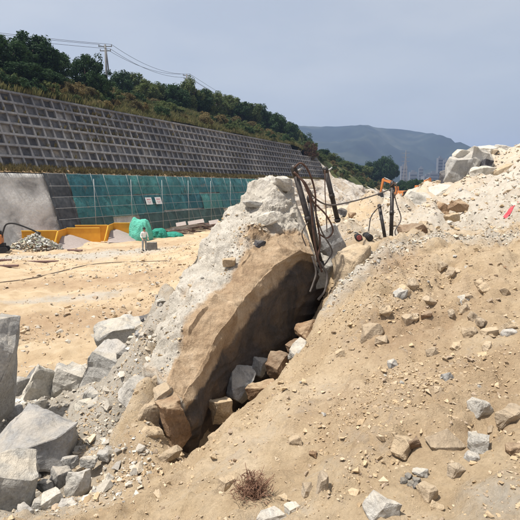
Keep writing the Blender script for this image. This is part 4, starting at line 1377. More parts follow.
# near slope
N = 140000
x = g.uniform(-3.2, 6.5, N); y = g.uniform(2.2, 10.4, N)
u_ = x * fx + y * fy; v_ = -x * fy + y * fx
den = sstep(-.35, .9, fbm(u_ * .5, v_ * 1.6, 0, 4, 171))
keep = g.random(N) < .12 + .75 * den
x, y = x[keep], y[keep]
sz = .0066 * np.exp(g.normal(0, .62, len(x)))* 1.0
sz = np.where(g.random(len(x)) < .025, sz * 2.4, sz).clip(.002, .045)
gravel('slope_gravel', gpts(x, y), sz, TAN, 'small tan gravel and clods strewn over the near dirt slope', 1, TM=TMS)
# crest rubble and pale flank
cs = [np.array(c_) for c_ in crest]
px_, py_ = [], []
for a, b in zip(cs[:-1], cs[1:]):
    n_ = int(np.linalg.norm(b - a) * 900)
    tt = g.random(n_)[:, None]
    q = a + (b - a) * tt + g.normal(0, .20, (n_, 2))
    px_.append(q[:, 0]); py_.append(q[:, 1])
x, y = np.concatenate(px_), np.concatenate(py_)
gravel('crest_rubble', gpts(x, y), .009 * np.exp(g.normal(0, .7, len(x))).clip(.4, 6), np.concatenate([PALE, CREAM, CREAM]), 'whitish crushed rock along the crest of the slope', 2)
N = 15000
x = g.uniform(-6.2, -1.2, N); y = g.uniform(4.2, 11.5, N)
keep = g.random(N) < sstep(-.3, .6, fbm(x * .8, y * .8, 0, 3, 181)) * .8 + .15
x, y = x[keep], y[keep]
gravel('flank_rubble', gpts(x, y), .012 * np.exp(g.normal(0, .75, len(x))).clip(.4, 7), PALE, 'grey crushed rock between the lower left boulders', 3)
# on the slab
k_ = g.integers(0, len(slab_top), 6500)
k_ = k_[g.random(6500) < .12 + .75 * sstep(4.3, 5.3, slab_top[k_][:, 2]) * sstep(-.2, .4, fbm(slab_top[k_][:, 0] * 2, slab_top[k_][:, 1] * 2, 0, 2, 201))]
gravel('slab_debris', slab_top[k_] + g.normal(0, .01, (len(k_), 3)), .0065 * np.exp(g.normal(0, .75, len(k_))).clip(.4, 7), np.concatenate([PALE, TAN[:3]]), 'crushed rock debris lying on top of the leaning slab', 4)
# spoil hill, plateau
N = 18000
y = 11 + g.random(N) ** 1.5 * 34; x = .05 * y + g.random(N) * (1 + y * .62)
gravel('hill_rubble', gpts(x, y), (.005 + .0007 * y) * np.exp(g.normal(0, .75, N)).clip(.4, 5), np.concatenate([PALE, CREAM, CREAM, TAN]), 'pale rubble covering the spoil hill on the right', 5)
# site floor
N = 16000
y = 15 + g.random(N) ** 1.3 * 40; x = -.02 * y - g.random(N) * (2 + y * .58)
sz = .028 * np.exp(g.normal(0, .7, N)).clip(.4, 5)
strip = np.exp(-((y - (43 + .35 * (x + 17))) / 2.4) ** 2)
keep = g.random(N) < .15 + .75 * strip + .55 * sstep(.2, .8, fbm(x * .15, y * .15, 0, 3, 191))
gravel('site_floor_gravel', gpts(x[keep], y[keep]), sz[keep], np.concatenate([PALE[:4], TAN]), 'scattered gravel on the flat site floor', 6)
# single stones
st_me = {m_: [rock_mesh(600 + i + j * 20, (1, g.uniform(.7, 1), g.uniform(.5, .8)), 1, 12, .6, .05) for i in range(6)] for j, m_ in enumerate(('rock_tan', 'rock_pale', 'rock_grey', 'rock_brown'))}
def single(x, y, size, mat, label, group):
    o = link('loose_stone', random.choice(st_me[mat]), M[mat], None, (x, y, float(H(x, y)[0]) + size * .03))
    o.scale = (size, size, size)
    o.rotation_euler = (random.uniform(-.4, .4), random.uniform(-.4, .4), random.uniform(0, 6.28))
    return tag(o, label, 'stone', group)
for i in range(150):
    x = random.uniform(-1.6, 4.6); y = random.uniform(2.8, 9)
    if x < -1.6 + (y - 3) * .5 or (x < 1.2 and y > 6.5 + x): continue
    m_ = random.choice(['rock_tan', 'rock_tan', 'rock_tan', 'rock_pale', 'rock_grey', 'rock_brown'])
    nm = {'rock_tan': 'tan', 'rock_pale': 'pale', 'rock_grey': 'grey', 'rock_brown': 'brown'}[m_]
    single(x, y, random.choice((.04, .05, .06, .07, .09)), m_, 'small %s stone strewn loose on the open near slope' % nm, 'small %s stones on the near slope' % nm)
for i in range(70):
    x = random.uniform(-5.5, -1.8); y = random.uniform(4.6, 11)
    single(x, y, random.choice((.06, .08, .1, .14, .2)), random.choice(['rock_pale', 'rock_grey']), 'small grey stone among the lower left boulders', 'stones among the lower left boulders')
for i in range(70):
    y = random.uniform(12, 38); x = random.uniform(.12 * y + 1, .56 * y + .5)
    single(x, y, random.uniform(.007, .02) * y, random.choice(['rock_pale', 'rock_tan', 'rock_tan', 'rock_grey']), 'rubble block strewn on the spoil hill', 'blocks strewn on the spoil hill')

# ------------------------------------------------------------------ rock splitter rods and hoses
def rod(top, bot, r, label, name='splitter_rod', collar=True):
    top, bot = Vector(top), Vector(bot)
    t_ = thing(name, label, 'splitter rod', bot)
    d = top - bot
    MB().tube([Vector((0, 0, 0)), d * .93], r, 10).build('cylinder', M['rod'], t_)
    h_ = MB().tube([d * .9, d * .94, d * .97, d], [r * 1.15, r * 1.22, r * 1.15, r * .7], 10).build('head', M['rod'], t_)
    side = Vector((1, -.3, 0)).normalized() * r * 1.6
    MB().tube([d * .95, d * .95 + side, d * .95 + side * 1.6 + Vector((0, 0, .05))], [r * .4, r * .4, r * .3], 6).build('hose_fitting', M['steel'], h_)
    if collar:
        MB().tube([d * .45, d * .52], r * 1.18, 10).build('collar', M['rod'], t_)
        MB().tube([d * .02, d * .06], r * 1.3, 10).build('collar', M['rod'], t_)
    return t_
rod(P(293, 165, 8.75), P(322, 268, 9.0), .052, 'long dark splitter rod leaning against the right end of the slab')
rod(P(325, 167, 10.4), P(338, 222, 10.6), .052, 'dark splitter rod standing alone right of the slab')
rod(P(392.5, 181, 12.2), P(391, 243, 12.0), .046, 'upright dark splitter rod standing on the plateau, the tallest of the right pair')
rod(P(379, 204, 12.0), P(386, 243, 11.8), .04, 'short dark splitter rod with a hose loop, left of the right pair', collar=False)
rod(P(309, 195, 9.3), P(319, 262, 9.2), .045, 'thin dark splitter rod hidden in the tangle of hoses', collar=False)
def hose(ctrl, r, mat, label):
    pts = curve_pts([P(*c_) for c_ in ctrl], 40)
    return tag(MB().tube(pts, r * .78, 7).build('hydraulic_hose', M[mat]), label, 'hose')
hose([(294, 168, 8.7), (301, 163, 8.7), (309, 172, 8.75), (315, 192, 8.8), (316, 215, 8.85), (320, 240, 8.9), (317, 262, 8.9)], .022, 'hose', 'rusty hose arching over from the head of the long leaning rod')
hose([(296, 175, 8.68), (303, 182, 8.65), (312, 200, 8.7), (326, 215, 8.8), (333, 230, 8.9), (327, 238, 8.9), (318, 233, 8.85)], .020, 'hose', 'rusty hose bulging out right beside the long leaning rod')
hose([(294, 172, 8.66), (307, 186, 8.7), (311, 205, 8.7), (313, 228, 8.75), (316, 250, 8.8), (322, 272, 8.85)], .024, 'hose', 'thick rusty hose hanging straight down along the long leaning rod')
hose([(310, 190, 8.8), (316, 214, 8.8), (322, 232, 8.85), (332, 250, 8.95), (328, 260, 8.95), (322, 268, 8.95)], .018, 'hose_grey', 'dusty thin hose curling at the foot of the long leaning rod')
hose([(308, 222, 8.6), (304, 228, 8.6), (302, 235, 8.65), (306, 246, 8.7)], .014, 'hose_grey', 'short hose end dangling on the slab side of the long rod')
hose([(312, 256, 8.75), (316, 272, 8.7), (313, 284, 8.65), (310, 292, 8.6)], .022, 'hose_grey', 'pale hose drooping into the crack below the rods')
hose([(320, 262, 8.85), (327, 275, 8.85), (325, 290, 8.75), (318, 300, 8.7)], .026, 'hose_grey', 'thick grey hose running down into the trench from the rods')
hose([(306, 185, 8.8), (316, 199, 9.3), (330, 205, 9.9), (350, 202, 10.6), (372, 196, 11.4), (391, 189, 12.1)], .020, 'hose_grey', 'long grey hose slung from the leaning rod to the right pair')
hose([(325, 170, 10.3), (325, 190, 10.25), (326, 210, 10.2), (327, 232, 10.2)], .014, 'hose', 'thin rusty hose hanging from the lone rod')
hose([(381, 205, 11.9), (376, 210, 11.9), (371, 217, 11.95), (369, 228, 11.95), (367, 242, 11.9)], .018, 'hose_grey', 'hose looping left from the short rod')
hose([(393, 190, 12.0), (397, 205, 12.0), (401, 219, 12.0), (395, 232, 11.95), (400, 240, 11.9)], .018, 'hose_grey', 'hose wriggling down right of the upright rod')
hose([(391, 186, 12.1), (395, 183, 12.1), (397, 190, 12.05), (394, 198, 12.0)], .016, 'hose', 'short rusty hose looped over the head of the upright rod')
# pump ends lying on the plateau
def drum(px_, py, d_px, mat, label):
    p = G(px_, py + d_px * .5, 9.5)
    r_ = d_px / 1000 * p[1]
    t_ = thing('hydraulic_drum', label, 'drum', p)
    MB().tube([(0, .0, r_), (0, .05, r_), (0, .4, r_)], [r_ * .94, r_, r_], 16).build('barrel', M['black'], t_)
    MB().tube([(0, -.025, r_), (0, .01, r_)], [r_ * .7, r_ * .78], 16).build('end_cap', M[mat], t_)
    MB().tube([(0, .36, r_), (0, .46, r_)], [r_ * 1.1, r_ * 1.1], 16).build('rear_flange', M['black'], t_)
drum(359, 238, 7, 'dullred', 'small drum with a reddish end lying behind the big tan boulder')
drum(370, 238, 7, 'black', 'small black drum right of the red-ended drum')
# dark bit of scrap on the pale bank
B(344, 210, 11, 9, None, 'rock_dark', 'dark rock lump on the pale plateau right of the lone rod', 211, 1, (0, 0, 20), level=2)
B(352, 214, 8, 7, None, 'rock_brown', 'brown rock lump next to the dark lump on the plateau', 212, 1, (0, 0, 20), level=2)

# ------------------------------------------------------------------ excavators
def excavator(p, heading, sc_, label, full=True):
    t_ = thing('excavator', label, 'excavator', p, heading)
    t_.scale = (sc_, sc_, sc_)
    for sy in (-1, 1):
        m = MB()
        prof = [(-1.7, .15), (-1.45, 0), (1.45, 0), (1.7, .15), (1.8, .45), (1.55, .8), (-1.55, .8), (-1.8, .45)]
        m.poly([(a, sy * .95 - .28, b) for a, b in prof], .56, (0, 1, 0))
        tr = m.build('track', M['black'], t_)
        for xx in (-1.35, -.8, -.25, .3, .85, 1.35):
            MB().tube([(xx, sy * 1.24, .4), (xx, sy * 1.27, .4)], .24, 10).build('roller', M['rod'], tr)
    MB().tube([(0, 0, .7), (0, 0, 1.05)], .6, 14).build('turntable', M['rod'], t_)
    hs = MB().box((-.75, 0, 1.55), (2.2, 2.3, .9)).build('engine_housing', M['machine'], t_, .08)
    MB().tube([(-1.2, -.6, 2.0), (-1.2, -.6, 2.5)], .08, 8).build('exhaust', M['black'], hs)
    MB().box((-1.75, 0, 1.5), (.5, 2.35, .9)).build('counterweight', M['black'], t_, .1)
    cb = MB().box((.75, .65, 1.95), (1.3, .95, 1.7), taper=(.85, .9)).build('cab', M['machine'], t_, .04)
    MB().box((1.36, .65, 2.15), (.06, .75, 1.0)).build('windscreen', M['glass'], cb)
    MB().box((.8, 1.12, 2.2), (.9, .05, .9)).build('side_window', M['glass'], cb)
    MB().box((.8, .17, 2.2), (.9, .05, .9)).build('side_window', M['glass'], cb)
    MB().poly([(.9, -.2, 1.3), (1.3, -.2, 1.2), (2.5, -.2, 3.4), (4.3, -.2, 3.9), (4.3, -.2, 4.25), (2.2, -.2, 3.9)], .36, (0, 1, 0)).build('boom', M['machine'], t_)
    st = MB().poly([(4.0, -.14, 4.5), (4.5, -.14, 4.3), (5.0, -.14, 1.6), (4.75, -.14, 1.55)], .28, (0, 1, 0)).build('stick', M['machine'], t_)
    MB().tube([(2.6, 0, 4.0), (4.0, 0, 4.5)], .09, 8).build('ram', M['steel'], t_)
    MB().tube([(1.2, .25, 1.3), (2.3, .25, 3.2)], .09, 8).build('ram', M['steel'], t_)
    MB().poly([(4.7, -.5, 1.6), (5.05, -.5, 1.6), (5.2, -.5, 1.1), (4.9, -.5, .6), (4.3, -.5, .55), (4.45, -.5, 1.0)], 1.0, (0, 1, 0)).build('bucket', M['rod'], t_)
    return t_
for px_, py, Y, hd, sc_, lab in ((400, 201, 60, 2.2, .62, 'far orange excavator nearest the upright rod'), (418, 199, 66, .7, .62, 'far orange excavator by the foot of the spoil hill')):
    p = P(px_, py, Y); zg = float(H(p[0], p[1])[0])
    pad = P(px_, py, Y)
    p[2] = min(zg, pad[2]) if zg > pad[2] - 1 else zg
    p[2] = zg
    excavator(p, hd, sc_, lab)

# small orange machine with a thin bent arm at the left edge
p = G(-2, 252)
t_ = thing('small_loader', 'small red orange machine with a bent black arm at the left edge', 'machine', p, .25)
for sy in (-1, 1):
    MB().poly([(a, sy * .55 - .15, b) for a, b in ((-.9, .1), (-.7, 0), (.7, 0), (.9, .1), (.95, .3), (.8, .5), (-.8, .5), (-.95, .3))], .3, (0, 1, 0)).build('track', M['black'], t_)
MB().box((-.1, 0, .65), (1.5, .9, .3)).build('chassis', M['black'], t_, .03)
hs = MB().box((-.2, 0, 1.2), (1.3, 1.2, .85)).build('housing', M['machine'], t_, .08)
MB().box((-.2, -.61, 1.25), (.7, .03, .4)).build('grille', M['black'], hs)
MB().box((.05, .2, 1.78), (.6, .6, .35)).build('control_box', M['black'], t_, .04)
MB().tube(curve_pts([(.4, 0, 1.3), (.6, 0, 2.0), (.9, 0, 2.55), (1.6, 0, 2.6), (2.6, 0, 2.2), (3.5, 0, 1.75)], 30), .075, 8).build('arm', M['black'], t_)
MB().tube([(3.4, 0, 1.8), (3.75, 0, 1.6)], [.09, .13], 8).build('nozzle', M['rod'], t_)

# rubble heap beside it
q = G(31, 251)
g = np.random.default_rng(5)
n_ = 900
a_ = g.uniform(0, 6.28, n_); r_ = np.sqrt(g.random(n_))
hx, hy = r_ * np.cos(a_) * 2.5, r_ * np.sin(a_) * 1.5
pts = np.stack([q[0] + hx, q[1] + 1 + hy, q[2] + 1.45 * np.maximum(0, 1 - r_) ** .8 + .02], -1)
RUB = np.array([(.5, .5, .46), (.40, .39, .34), (.3, .3, .29), (.52, .46, .36), (.33, .36, .28), (.25, .22, .2)])
gravel('rubble_heap', pts, .10 * np.exp(g.normal(0, .4, n_)), RUB, 'heap of mixed pale rubble beside the small orange machine', 9)

# orange walled storage bays with sand
def bay(pxl, pxm, pxr, yb, ytop, label, sandlabel):
    a = G(pxl, yb); m_ = G(pxm, yb); 
    k_ = m_[1] / 500
    wl, wr, hh = (pxm - pxl) * k_, (pxr - pxm) * k_, (yb - ytop) * k_
    t_ = thing('storage_bay', label, 'storage bay', (m_[0], m_[1], m_[2]), .10)
    MB().box((-wl / 2, .0, hh / 2), (wl, .1, hh)).build('front_panel', M['orange'], t_)
    MB().box((.03, 1.55, hh / 2), (.1, 3.0, hh)).build('return_panel', M['orange'], t_)
    MB().box((wr / 2 + .1, 3.1, hh / 2), (wr + .1, .1, hh)).build('back_panel', M['orange'], t_)
    for xx in np.linspace(-wl + .3, -.3, 4):
        MB().box((xx, .09, hh / 2), (.1, .08, hh)).build('stiffener', M['orange'], t_)
    MB().box((-wl / 2, -.02, hh + .04), (wl + .05, .2, .08)).build('top_rail', M['orange_dk'], t_)
    MB().box((wr / 2 + .1, 3.1, hh + .04), (wr, .2, .08)).build('top_rail', M['orange_dk'], t_)
    MB().bar((.12, -.1, hh), (-.25, -.55, .02), .12).build('brace', M['orange_dk'], t_)
    n1, n2 = 26, 26
    X, Yy = np.meshgrid(np.linspace(.1, wr * .95, n1), np.linspace(-1.2, 3.0, n2))
    Z = hh * .62 * np.clip(1 - (np.maximum(X - .3, 0) / (wr * .85)) ** 1.2, 0, 1) * sstep(-1.3, 1.6, Yy) + .05 * fbm(X, Yy, 0, 3, 7) - .03
    ii = np.arange(n1 * n2).reshape(n2, n1)
    F = np.stack([ii[:-1, :-1], ii[:-1, 1:], ii[1:, 1:], ii[1:, :-1]], -1).reshape(-1, 4)
    o = link('sand_pile', mesh_np('sand_pile', np.stack([X, Yy, Z], -1).reshape(-1, 3), F, True), M['sand'], None, (m_[0], m_[1], m_[2]))
    o.rotation_euler = (0, 0, .10)
    tag(o, sandlabel, 'sand pile')
bay(24, 58, 92, 247.5, 231, 'orange walled storage bay, the left one of two', 'grey sand pile in the left orange bay')
bay(77, 108, 136, 241, 225.5, 'orange walled storage bay, the right one of two', 'grey sand pile in the right orange bay')
p = G(53, 240); k_ = p[1] / 500
t_ = thing('orange_hopper', 'small orange box hopper behind the left storage bay', 'hopper', (p[0], p[1] + 3, 0))
MB().box((0, 0, 1.75), (10 * k_, .9, .55)).build('box', M['orange'], t_, .03)
for sx in (-1, 1):
    for sy in (-1, 1):
        MB().box((sx * 4 * k_, sy * .35, .74), (.09, .09, 1.48)).build('leg', M['orange_dk'], t_)
MB().box((0, 0, 2.06), (10.5 * k_, 1.0, .06)).build('rim', M['orange_dk'], t_)

# ------------------------------------------------------------------ tarpaulin heaps and site clutter at the foot of the netting
def tarp(px_, py_base, w_, h_, mat, label, seed, dep=1.6):
    p = G(px_, py_base); k_ = p[1] / 500
    W_, Hh = w_ * k_ / 2, h_ * k_
    n1, n2 = 64, 22
    A_, T_ = np.meshgrid(np.linspace(0, 2 * math.pi, n1, endpoint=False), np.linspace(0, 1, n2))
    ph = T_ * math.pi / 2
    rad = np.cos(ph) ** .65
    fold = 1 + .05 * np.cos(A_ * 11 + 2 * fbm(A_, T_, seed, 2, seed)) * (1 - T_) + .13 * fbm(np.cos(A_) * 1.5, np.sin(A_) * 1.5, T_ * 2 + seed, 4, seed) + .07 * ridged(np.cos(A_) * 4, np.sin(A_) * 4, T_ * 3 + seed, 2, seed + 2)
    X = W_ * rad * np.cos(A_) * fold; Y_ = W_ * dep * .6 * rad * np.sin(A_) * fold
    Z = Hh * np.sin(ph) ** .9 * (1 + .12 * fbm(X, Y_, seed, 3, seed + 5)) - .05
    ii = np.arange(n1 * n2).reshape(n2, n1)
    F = np.stack([ii[:-1], np.roll(ii[:-1], -1, 1), np.roll(ii[1:], -1, 1), ii[1:]], -1).reshape(-1, 4)
    o = link('tarpaulin_heap', mesh_np('tarpaulin_heap', np.stack([X, Y_, Z], -1).reshape(-1, 3), F, True), M[mat], None, p + np.array((0, .4, 0)))
    return tag(o, label, 'tarpaulin')
tarp(140, 240, 23, 22, 'tarp', 'tall mint green tarpaulin draped over a heap by the right storage bay', 3)
tarp(158, 237.5, 16, 10, 'tarp2', 'crumpled green tarpaulin just right of the mint tarpaulin heap', 4)
tarp(172, 237, 20, 5, 'tarp2', 'low flat green tarpaulin trailing right of the crumpled one', 5)
rr = random.Random(21)
def timber(px_, py, n_, L, label, mats=('wood', 'wood_red')):
    p = G(px_, py)
    t_ = thing('timber_pile', label, 'timber pile', p + np.array((0, 1.0, 0)), rr.uniform(-.3, .3))
    for i in range(n_):
        l_ = L * rr.uniform(.6, 1.1)
        o = MB().box((0, 0, 0), (l_, rr.uniform(.14, .24), rr.uniform(.05, .12))).build('plank', M[rr.choice(mats)], t_)
        o.location = (rr.uniform(-.5, .5), rr.uniform(-.6, .6), .06 + i * .085)
        o.rotation_euler = (rr.uniform(-.1, .1), rr.uniform(-.10, .10), rr.uniform(-.5, .5))
timber(180, 235, 9, 2.6, 'pile of weathered planks right of the green tarpaulins')
timber(194, 233, 12, 2.8, 'pile of dark planks in the middle of the netting foot')
timber(208, 231, 12, 3.0, 'pile of dark planks partly under the lower netting')
timber(222, 229, 9, 2.8, 'pile of planks near the leaning slab at the netting foot')
timber(169, 233, 7, 2.2, 'short pile of pale planks behind the low green tarpaulin', ('wood', 'sand'))
for i, (a, b, w_, h_, m_, lab) in enumerate(((163, 217, 14, 1.2, 'white', 'pale sheet propped above the low green tarpaulin'), (196, 222, 16, 1.0, 'sand', 'pale sheet lying on the dark plank pile'), (181, 224, 10, .8, 'sand', 'small pale sheet on the weathered planks'), (214, 222, 10, .8, 'sand', 'pale sheet on the pile by the lower netting'))):
    p = G(a, b + 10); k_ = p[1] / 500
    c_ = P(a, b, p[1] + .6)
    o = MB().box((0, 0, 0), (w_ * k_, 1.0, .04)).build('sheet', M[m_])
    o.location = c_; o.rotation_euler = (.45, -.16, .2)
    tag(o, lab, 'sheet')
for a, b, w_, ang, lab in ((43, 262.5, 30, .10, 'dark plank lying on the site floor below the rubble heap'), (8, 267, 20, .12, 'dark plank at the left edge of the site floor'), (5, 261, 12, .16, 'reddish plank at the left edge behind the dark plank'), (75, 251, 16, -.25, 'plank on the floor in front of the left bay')):
    p = G(a, b); k_ = p[1] / 500
    o = MB().box((0, 0, 0), (w_ * k_, .26, .14)).build('loose_plank', M['wood_red'], None, .01)
    o.location = p + np.array((0, 0, .07)); o.rotation_euler = (0, 0, ang)
    tag(o, lab, 'plank')
# dark cable across the floor strip
pts = [G(a, b) + np.array((0, 0, .03)) for a, b in ((0, 283), (30, 279), (60, 272), (85, 266), (110, 263), (140, 262), (170, 261))]
tag(MB().tube(curve_pts(pts, 60), .035, 6).build('floor_cable', M['wood']), 'dark cable running across the pale strip of the site floor', 'cable')

# ------------------------------------------------------------------ the worker behind a grey block
p = G(144.5, 251)
o = MB().box((0, 0, .36), (.92, .6, .74), taper=(.95, .92)).build('concrete_block', M['rock_dark_grey'], None, .03)
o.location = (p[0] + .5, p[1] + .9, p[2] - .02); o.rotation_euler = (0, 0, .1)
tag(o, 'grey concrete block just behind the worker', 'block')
def person(loc, rz):
    J = [((0, 0, .95), .15), ((0, -.02, 1.12), .145), ((0, -.06, 1.32), .17), ((0, -.09, 1.46), .12), ((0, -.11, 1.53), .06), ((0, -.13, 1.60), .085), ((0, -.13, 1.68), .10), ((0, -.12, 1.75), .075),
         ((-.10, 0, .90), .10), ((-.12, -.02, .50), .075), ((-.12, .02, .09), .055), ((-.13, -.13, .04), .045),
         ((.10, 0, .90), .10), ((.12, -.02, .50), .075), ((.12, .02, .09), .055), ((.13, -.13, .04), .045),
         ((-.20, -.08, 1.42), .07), ((-.27, -.12, 1.14), .052), ((-.22, -.36, .98), .04), ((-.21, -.44, .93), .035),
         ((.20, -.08, 1.42), .07), ((.27, -.12, 1.14), .052), ((.22, -.36, .98), .04), ((.21, -.44, .93), .035)]
    E = [(0, 1), (1, 2), (2, 3), (3, 4), (4, 5), (5, 6), (6, 7), (0, 8), (8, 9), (9, 10), (10, 11), (0, 12), (12, 13), (13, 14), (14, 15), (3, 16), (16, 17), (17, 18), (18, 19), (3, 20), (20, 21), (21, 22), (22, 23)]
    for sx in (-1, 1):                                   # fingers and thumb
        w0 = 19 if sx < 0 else 23
        bx, by, bz = J[w0][0]
        for k_, (ox, ln) in enumerate(((-.027, .055), (-.009, .07), (.009, .075), (.027, .06))):
            a = len(J)
            J.append(((bx + ox, by - .04, bz - .01), .009)); J.append(((bx + ox * 1.2, by - .04 - ln * .6, bz - .02), .008)); J.append(((bx + ox * 1.2, by - .04 - ln, bz - .045), .007))
            E += [(w0, a), (a, a + 1), (a + 1, a + 2)]
        a = len(J)
        J.append(((bx - sx * .04, by - .01, bz - .005), .010)); J.append(((bx - sx * .055, by - .05, bz - .02), .008))
        E += [(w0, a), (a, a + 1)]
    me = bpy.data.meshes.new('skeleton')
    me.from_pydata([j[0] for j in J], E, [])
    ob = bpy.data.objects.new('skeleton', me); C.objects.link(ob)
    ob.modifiers.new('skin', 'SKIN')
    sv = me.skin_vertices[0].data
    for k_, j in enumerate(J):
        sv[k_].radius = (j[1], j[1]); sv[k_].use_root = (k_ == 0)
    sb = ob.modifiers.new('sub', 'SUBSURF'); sb.levels = 2; sb.render_levels = 2
    dg = bpy.context.evaluated_depsgraph_get()
    ev_ = bpy.data.meshes.new_from_object(ob.evaluated_get(dg))
    bpy.data.objects.remove(ob)
    skin = simple('skin', (.36, .20, .13), (.42, .25, .17), 8, .6)
    shirt = simple('white_shirt', (.70, .71, .70), (.78, .78, .76), 6, .85)
    trous = simple('grey_trousers', (.20, .22, .22), (.28, .30, .30), 6, .9)
    boot = M['black']
    ev_.materials.clear()
    for m_ in (skin, shirt, trous, boot): ev_.materials.append(m_)
    for f_ in ev_.polygons:
        c_ = f_.center; f_.use_smooth = True
        arm = abs(c_.x) > .17 and c_.y < -.17
        f_.material_index = 3 if c_.z < .12 else (0 if (c_.z > 1.50 or (c_.y < -.26 and c_.z < 1.1 and abs(c_.x) > .12)) else (2 if c_.z < .98 and not arm else 1))
    o = link('person', ev_, None, None, loc)
    o.rotation_euler = (0, 0, rz)
    o.scale = (1.18, 1.18, 1.18)
    MB().tube([(0, -.12, 1.70), (0, -.12, 1.76), (0, -.12, 1.82), (0, -.12, 1.845)], [.115, .112, .075, .02], 14).build('cap', M['black'], o)
    MB().poly([(-.08, -.21, 1.71), (.08, -.21, 1.71), (.05, -.31, 1.69), (-.05, -.31, 1.69)], .015, (0, 0, 1)).build('cap_peak', M['black'], o)
    MB().tube([(0, 0, 1.00), (0, -.005, 1.05)], [.19, .185], 16).build('belt', M['tarp2'], o)
    for sx in (-1, 1):
        MB().tube([(sx * .035, -.222, 1.665), (sx * .035, -.232, 1.665)], [.014, .008], 8).build('eye', M['black'], o)
    MB().poly([(-.012, -.215, 1.61), (.012, -.215, 1.61), (0, -.215, 1.66)], .03, (0, -1, 0)).build('nose', skin, o)
    return tag(o, 'worker in white shirt and dark cap standing by a grey block on the site floor', 'person')
person((p[0], p[1], float(H(p[0], p[1])[0])), .45)

# ------------------------------------------------------------------ dry bush, red cloth
p = G(252, 497)
def dry_bush(p, rad):
    r_ = random.Random(4)
    t_ = thing('dry_bush', 'dead reddish brown twiggy bush on the near slope', 'bush', p)
    m = MB()
    for i in range(26):
        a_ = r_.uniform(0, 6.28); e_ = r_.uniform(.2, 1.3)
        d = Vector((math.cos(a_) * math.cos(e_), math.sin(a_) * math.cos(e_), math.sin(e_) + .25))
        L = rad * r_.uniform(.7, 1.3)
        bend = Vector((r_.uniform(-.3, .3), r_.uniform(-.3, .3), r_.uniform(-.1, .2)))
        pts = [Vector((0, 0, -.02)), d * L * .5 + bend * L * .12, d * L + bend * L * .4]
        m.tube(pts, [.006, .004, .002], 4)
    m.build('stem', M['twig'], t_)
    m = MB()
    for i in range(620):
        a_ = r_.uniform(0, 6.28); e_ = r_.uniform(.0, 1.5)
        d = Vector((math.cos(a_) * math.cos(e_), math.sin(a_) * math.cos(e_), math.sin(e_) * 1.15))
        b = d * rad * r_.uniform(.3, 1.0)
        e2 = b + Vector((r_.uniform(-1, 1), r_.uniform(-1, 1), r_.uniform(-.5, 1))).normalized() * rad * r_.uniform(.15, .38)
        m.tube([b, (b + e2) / 2 + Vector((0, 0, .006)), e2], [.0028, .0022, .001], 3, False)
    o = m.build('twigs', M['twig'], t_)
    o['kind'] = 'stuff'
dry_bush(p, 24 / 500 * p[1])
p = G(509, 214)
k_ = p[1] / 500
n1, n2 = 30, 8
X, Yy = np.meshgrid(np.linspace(-6 * k_, 12 * k_, n1), np.linspace(-.06, .06, n2))
yy = Yy * (1 + .5 * fbm(X * 3, 0, 0, 2, 3)) + .12 * np.sin(X * 5)
Z = H((p[0] + X).ravel(), (p[1] + yy).ravel()).reshape(X.shape) - p[2] + .02 + .07 * fbm(X * 6, Yy * 9, 0, 3, 5)
ii = np.arange(n1 * n2).reshape(n2, n1)
F = np.stack([ii[:-1, :-1], ii[:-1, 1:], ii[1:, 1:], ii[1:, :-1]], -1).reshape(-1, 4)
tag(link('red_cloth', mesh_np('red_cloth', np.stack([X, yy, Z], -1).reshape(-1, 3), F, True), M['red'], None, p), 'crumpled red cloth strip on the spoil hill by the right edge', 'cloth')

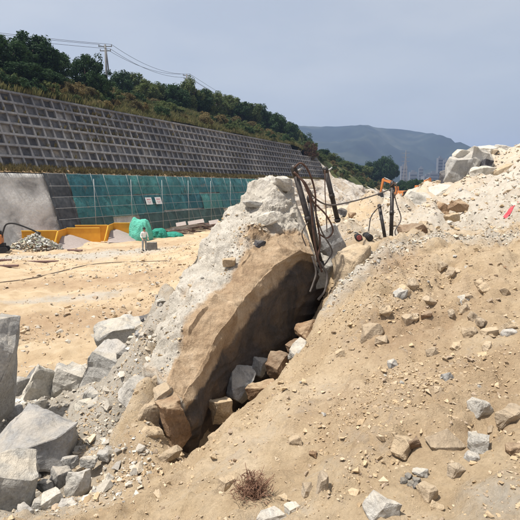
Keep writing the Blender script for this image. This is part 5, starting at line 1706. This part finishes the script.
# ------------------------------------------------------------------ far town and pylon below the mountain
rr = random.Random(9)
for i, (a, top, w_, Y) in enumerate(((404, 166, 6, 1150), (413, 172, 7, 1100), (421, 168, 4, 1180), (440, 158, 5, 1170), (446, 160, 5, 1150), (433, 173, 8, 1100), (427, 176, 9, 1060))):
    c_ = P(a, top, Y); wd = w_ / 500 * Y
    t_ = thing('tower_block', ('hazy pale tower block in the far town, ' + ('first', 'second', 'third', 'sixth', 'seventh, rightmost', 'fifth', 'fourth')[i] + ' from the left'), 'building', (c_[0], Y, 0), rr.uniform(-.2, .2), 'far town towers')
    MB().box((0, 0, c_[2] / 2), (wd, wd * .8, c_[2])).build('wall', M['tower'], t_)
    MB().box((0, 0, c_[2] + 2), (wd * .4, wd * .4, 4)).build('roof_house', M['tower'], t_)
    for z in np.arange(8, c_[2] - 3, 7.0):
        MB().box((0, -wd * .4 - .1, z), (wd * .9, .5, 2.6)).build('window_band', M['glass'], t_)
c_ = P(406, 150, 700)
py = thing('lattice_pylon', 'hazy lattice pylon right of the far dark tree clump', 'pylon', (c_[0], 700, 0))
m = MB()
hp = c_[2]
for sx in (-1, 1):
    for sy in (-1, 1):
        m.tube([(sx * 4, sy * 4, 0), (sx * .8, sy * .8, hp * .7), (0, 0, hp)], .3, 4)
for k_ in range(8):
    z0, z1 = hp * .7 * k_ / 8, hp * .7 * (k_ + 1) / 8
    w0, w1 = 4 - 3.2 * k_ / 8, 4 - 3.2 * (k_ + 1) / 8
    for sy in (-1, 1):
        m.bar((-w0, sy * w0, z0), (w1, sy * w1, z1), .2); m.bar((w0, sy * w0, z0), (-w1, sy * w1, z1), .2)
m.build('tower', M['pole'], py)
for z in (.72, .82, .92):
    MB().box((0, 0, hp * z), (11, .5, .5)).build('crossarm', M['pole'], py)

# ------------------------------------------------------------------ haze: one closed box of thin air round everything
hz = MB().box((0, 1700, 180), (7600, 5600, 384)).build('haze', None)
m_ = bpy.data.materials.new('haze_air')
m_.use_nodes = True
nt_ = m_.node_tree
nt_.nodes.remove(nt_.nodes['Principled BSDF'])
pv = nt_.nodes.new('ShaderNodeVolumePrincipled')
pv.inputs['Color'].default_value = (.46, .63, 1.0, 1)
pv.inputs['Density'].default_value = .00024
pv.inputs['Anisotropy'].default_value = .2
nt_.links.new(pv.outputs[0], nt_.nodes['Material Output'].inputs['Volume'])
hz.data.materials.append(m_)
tag(hz, 'thin bluish haze filling the valley air', 'haze', kind='stuff')
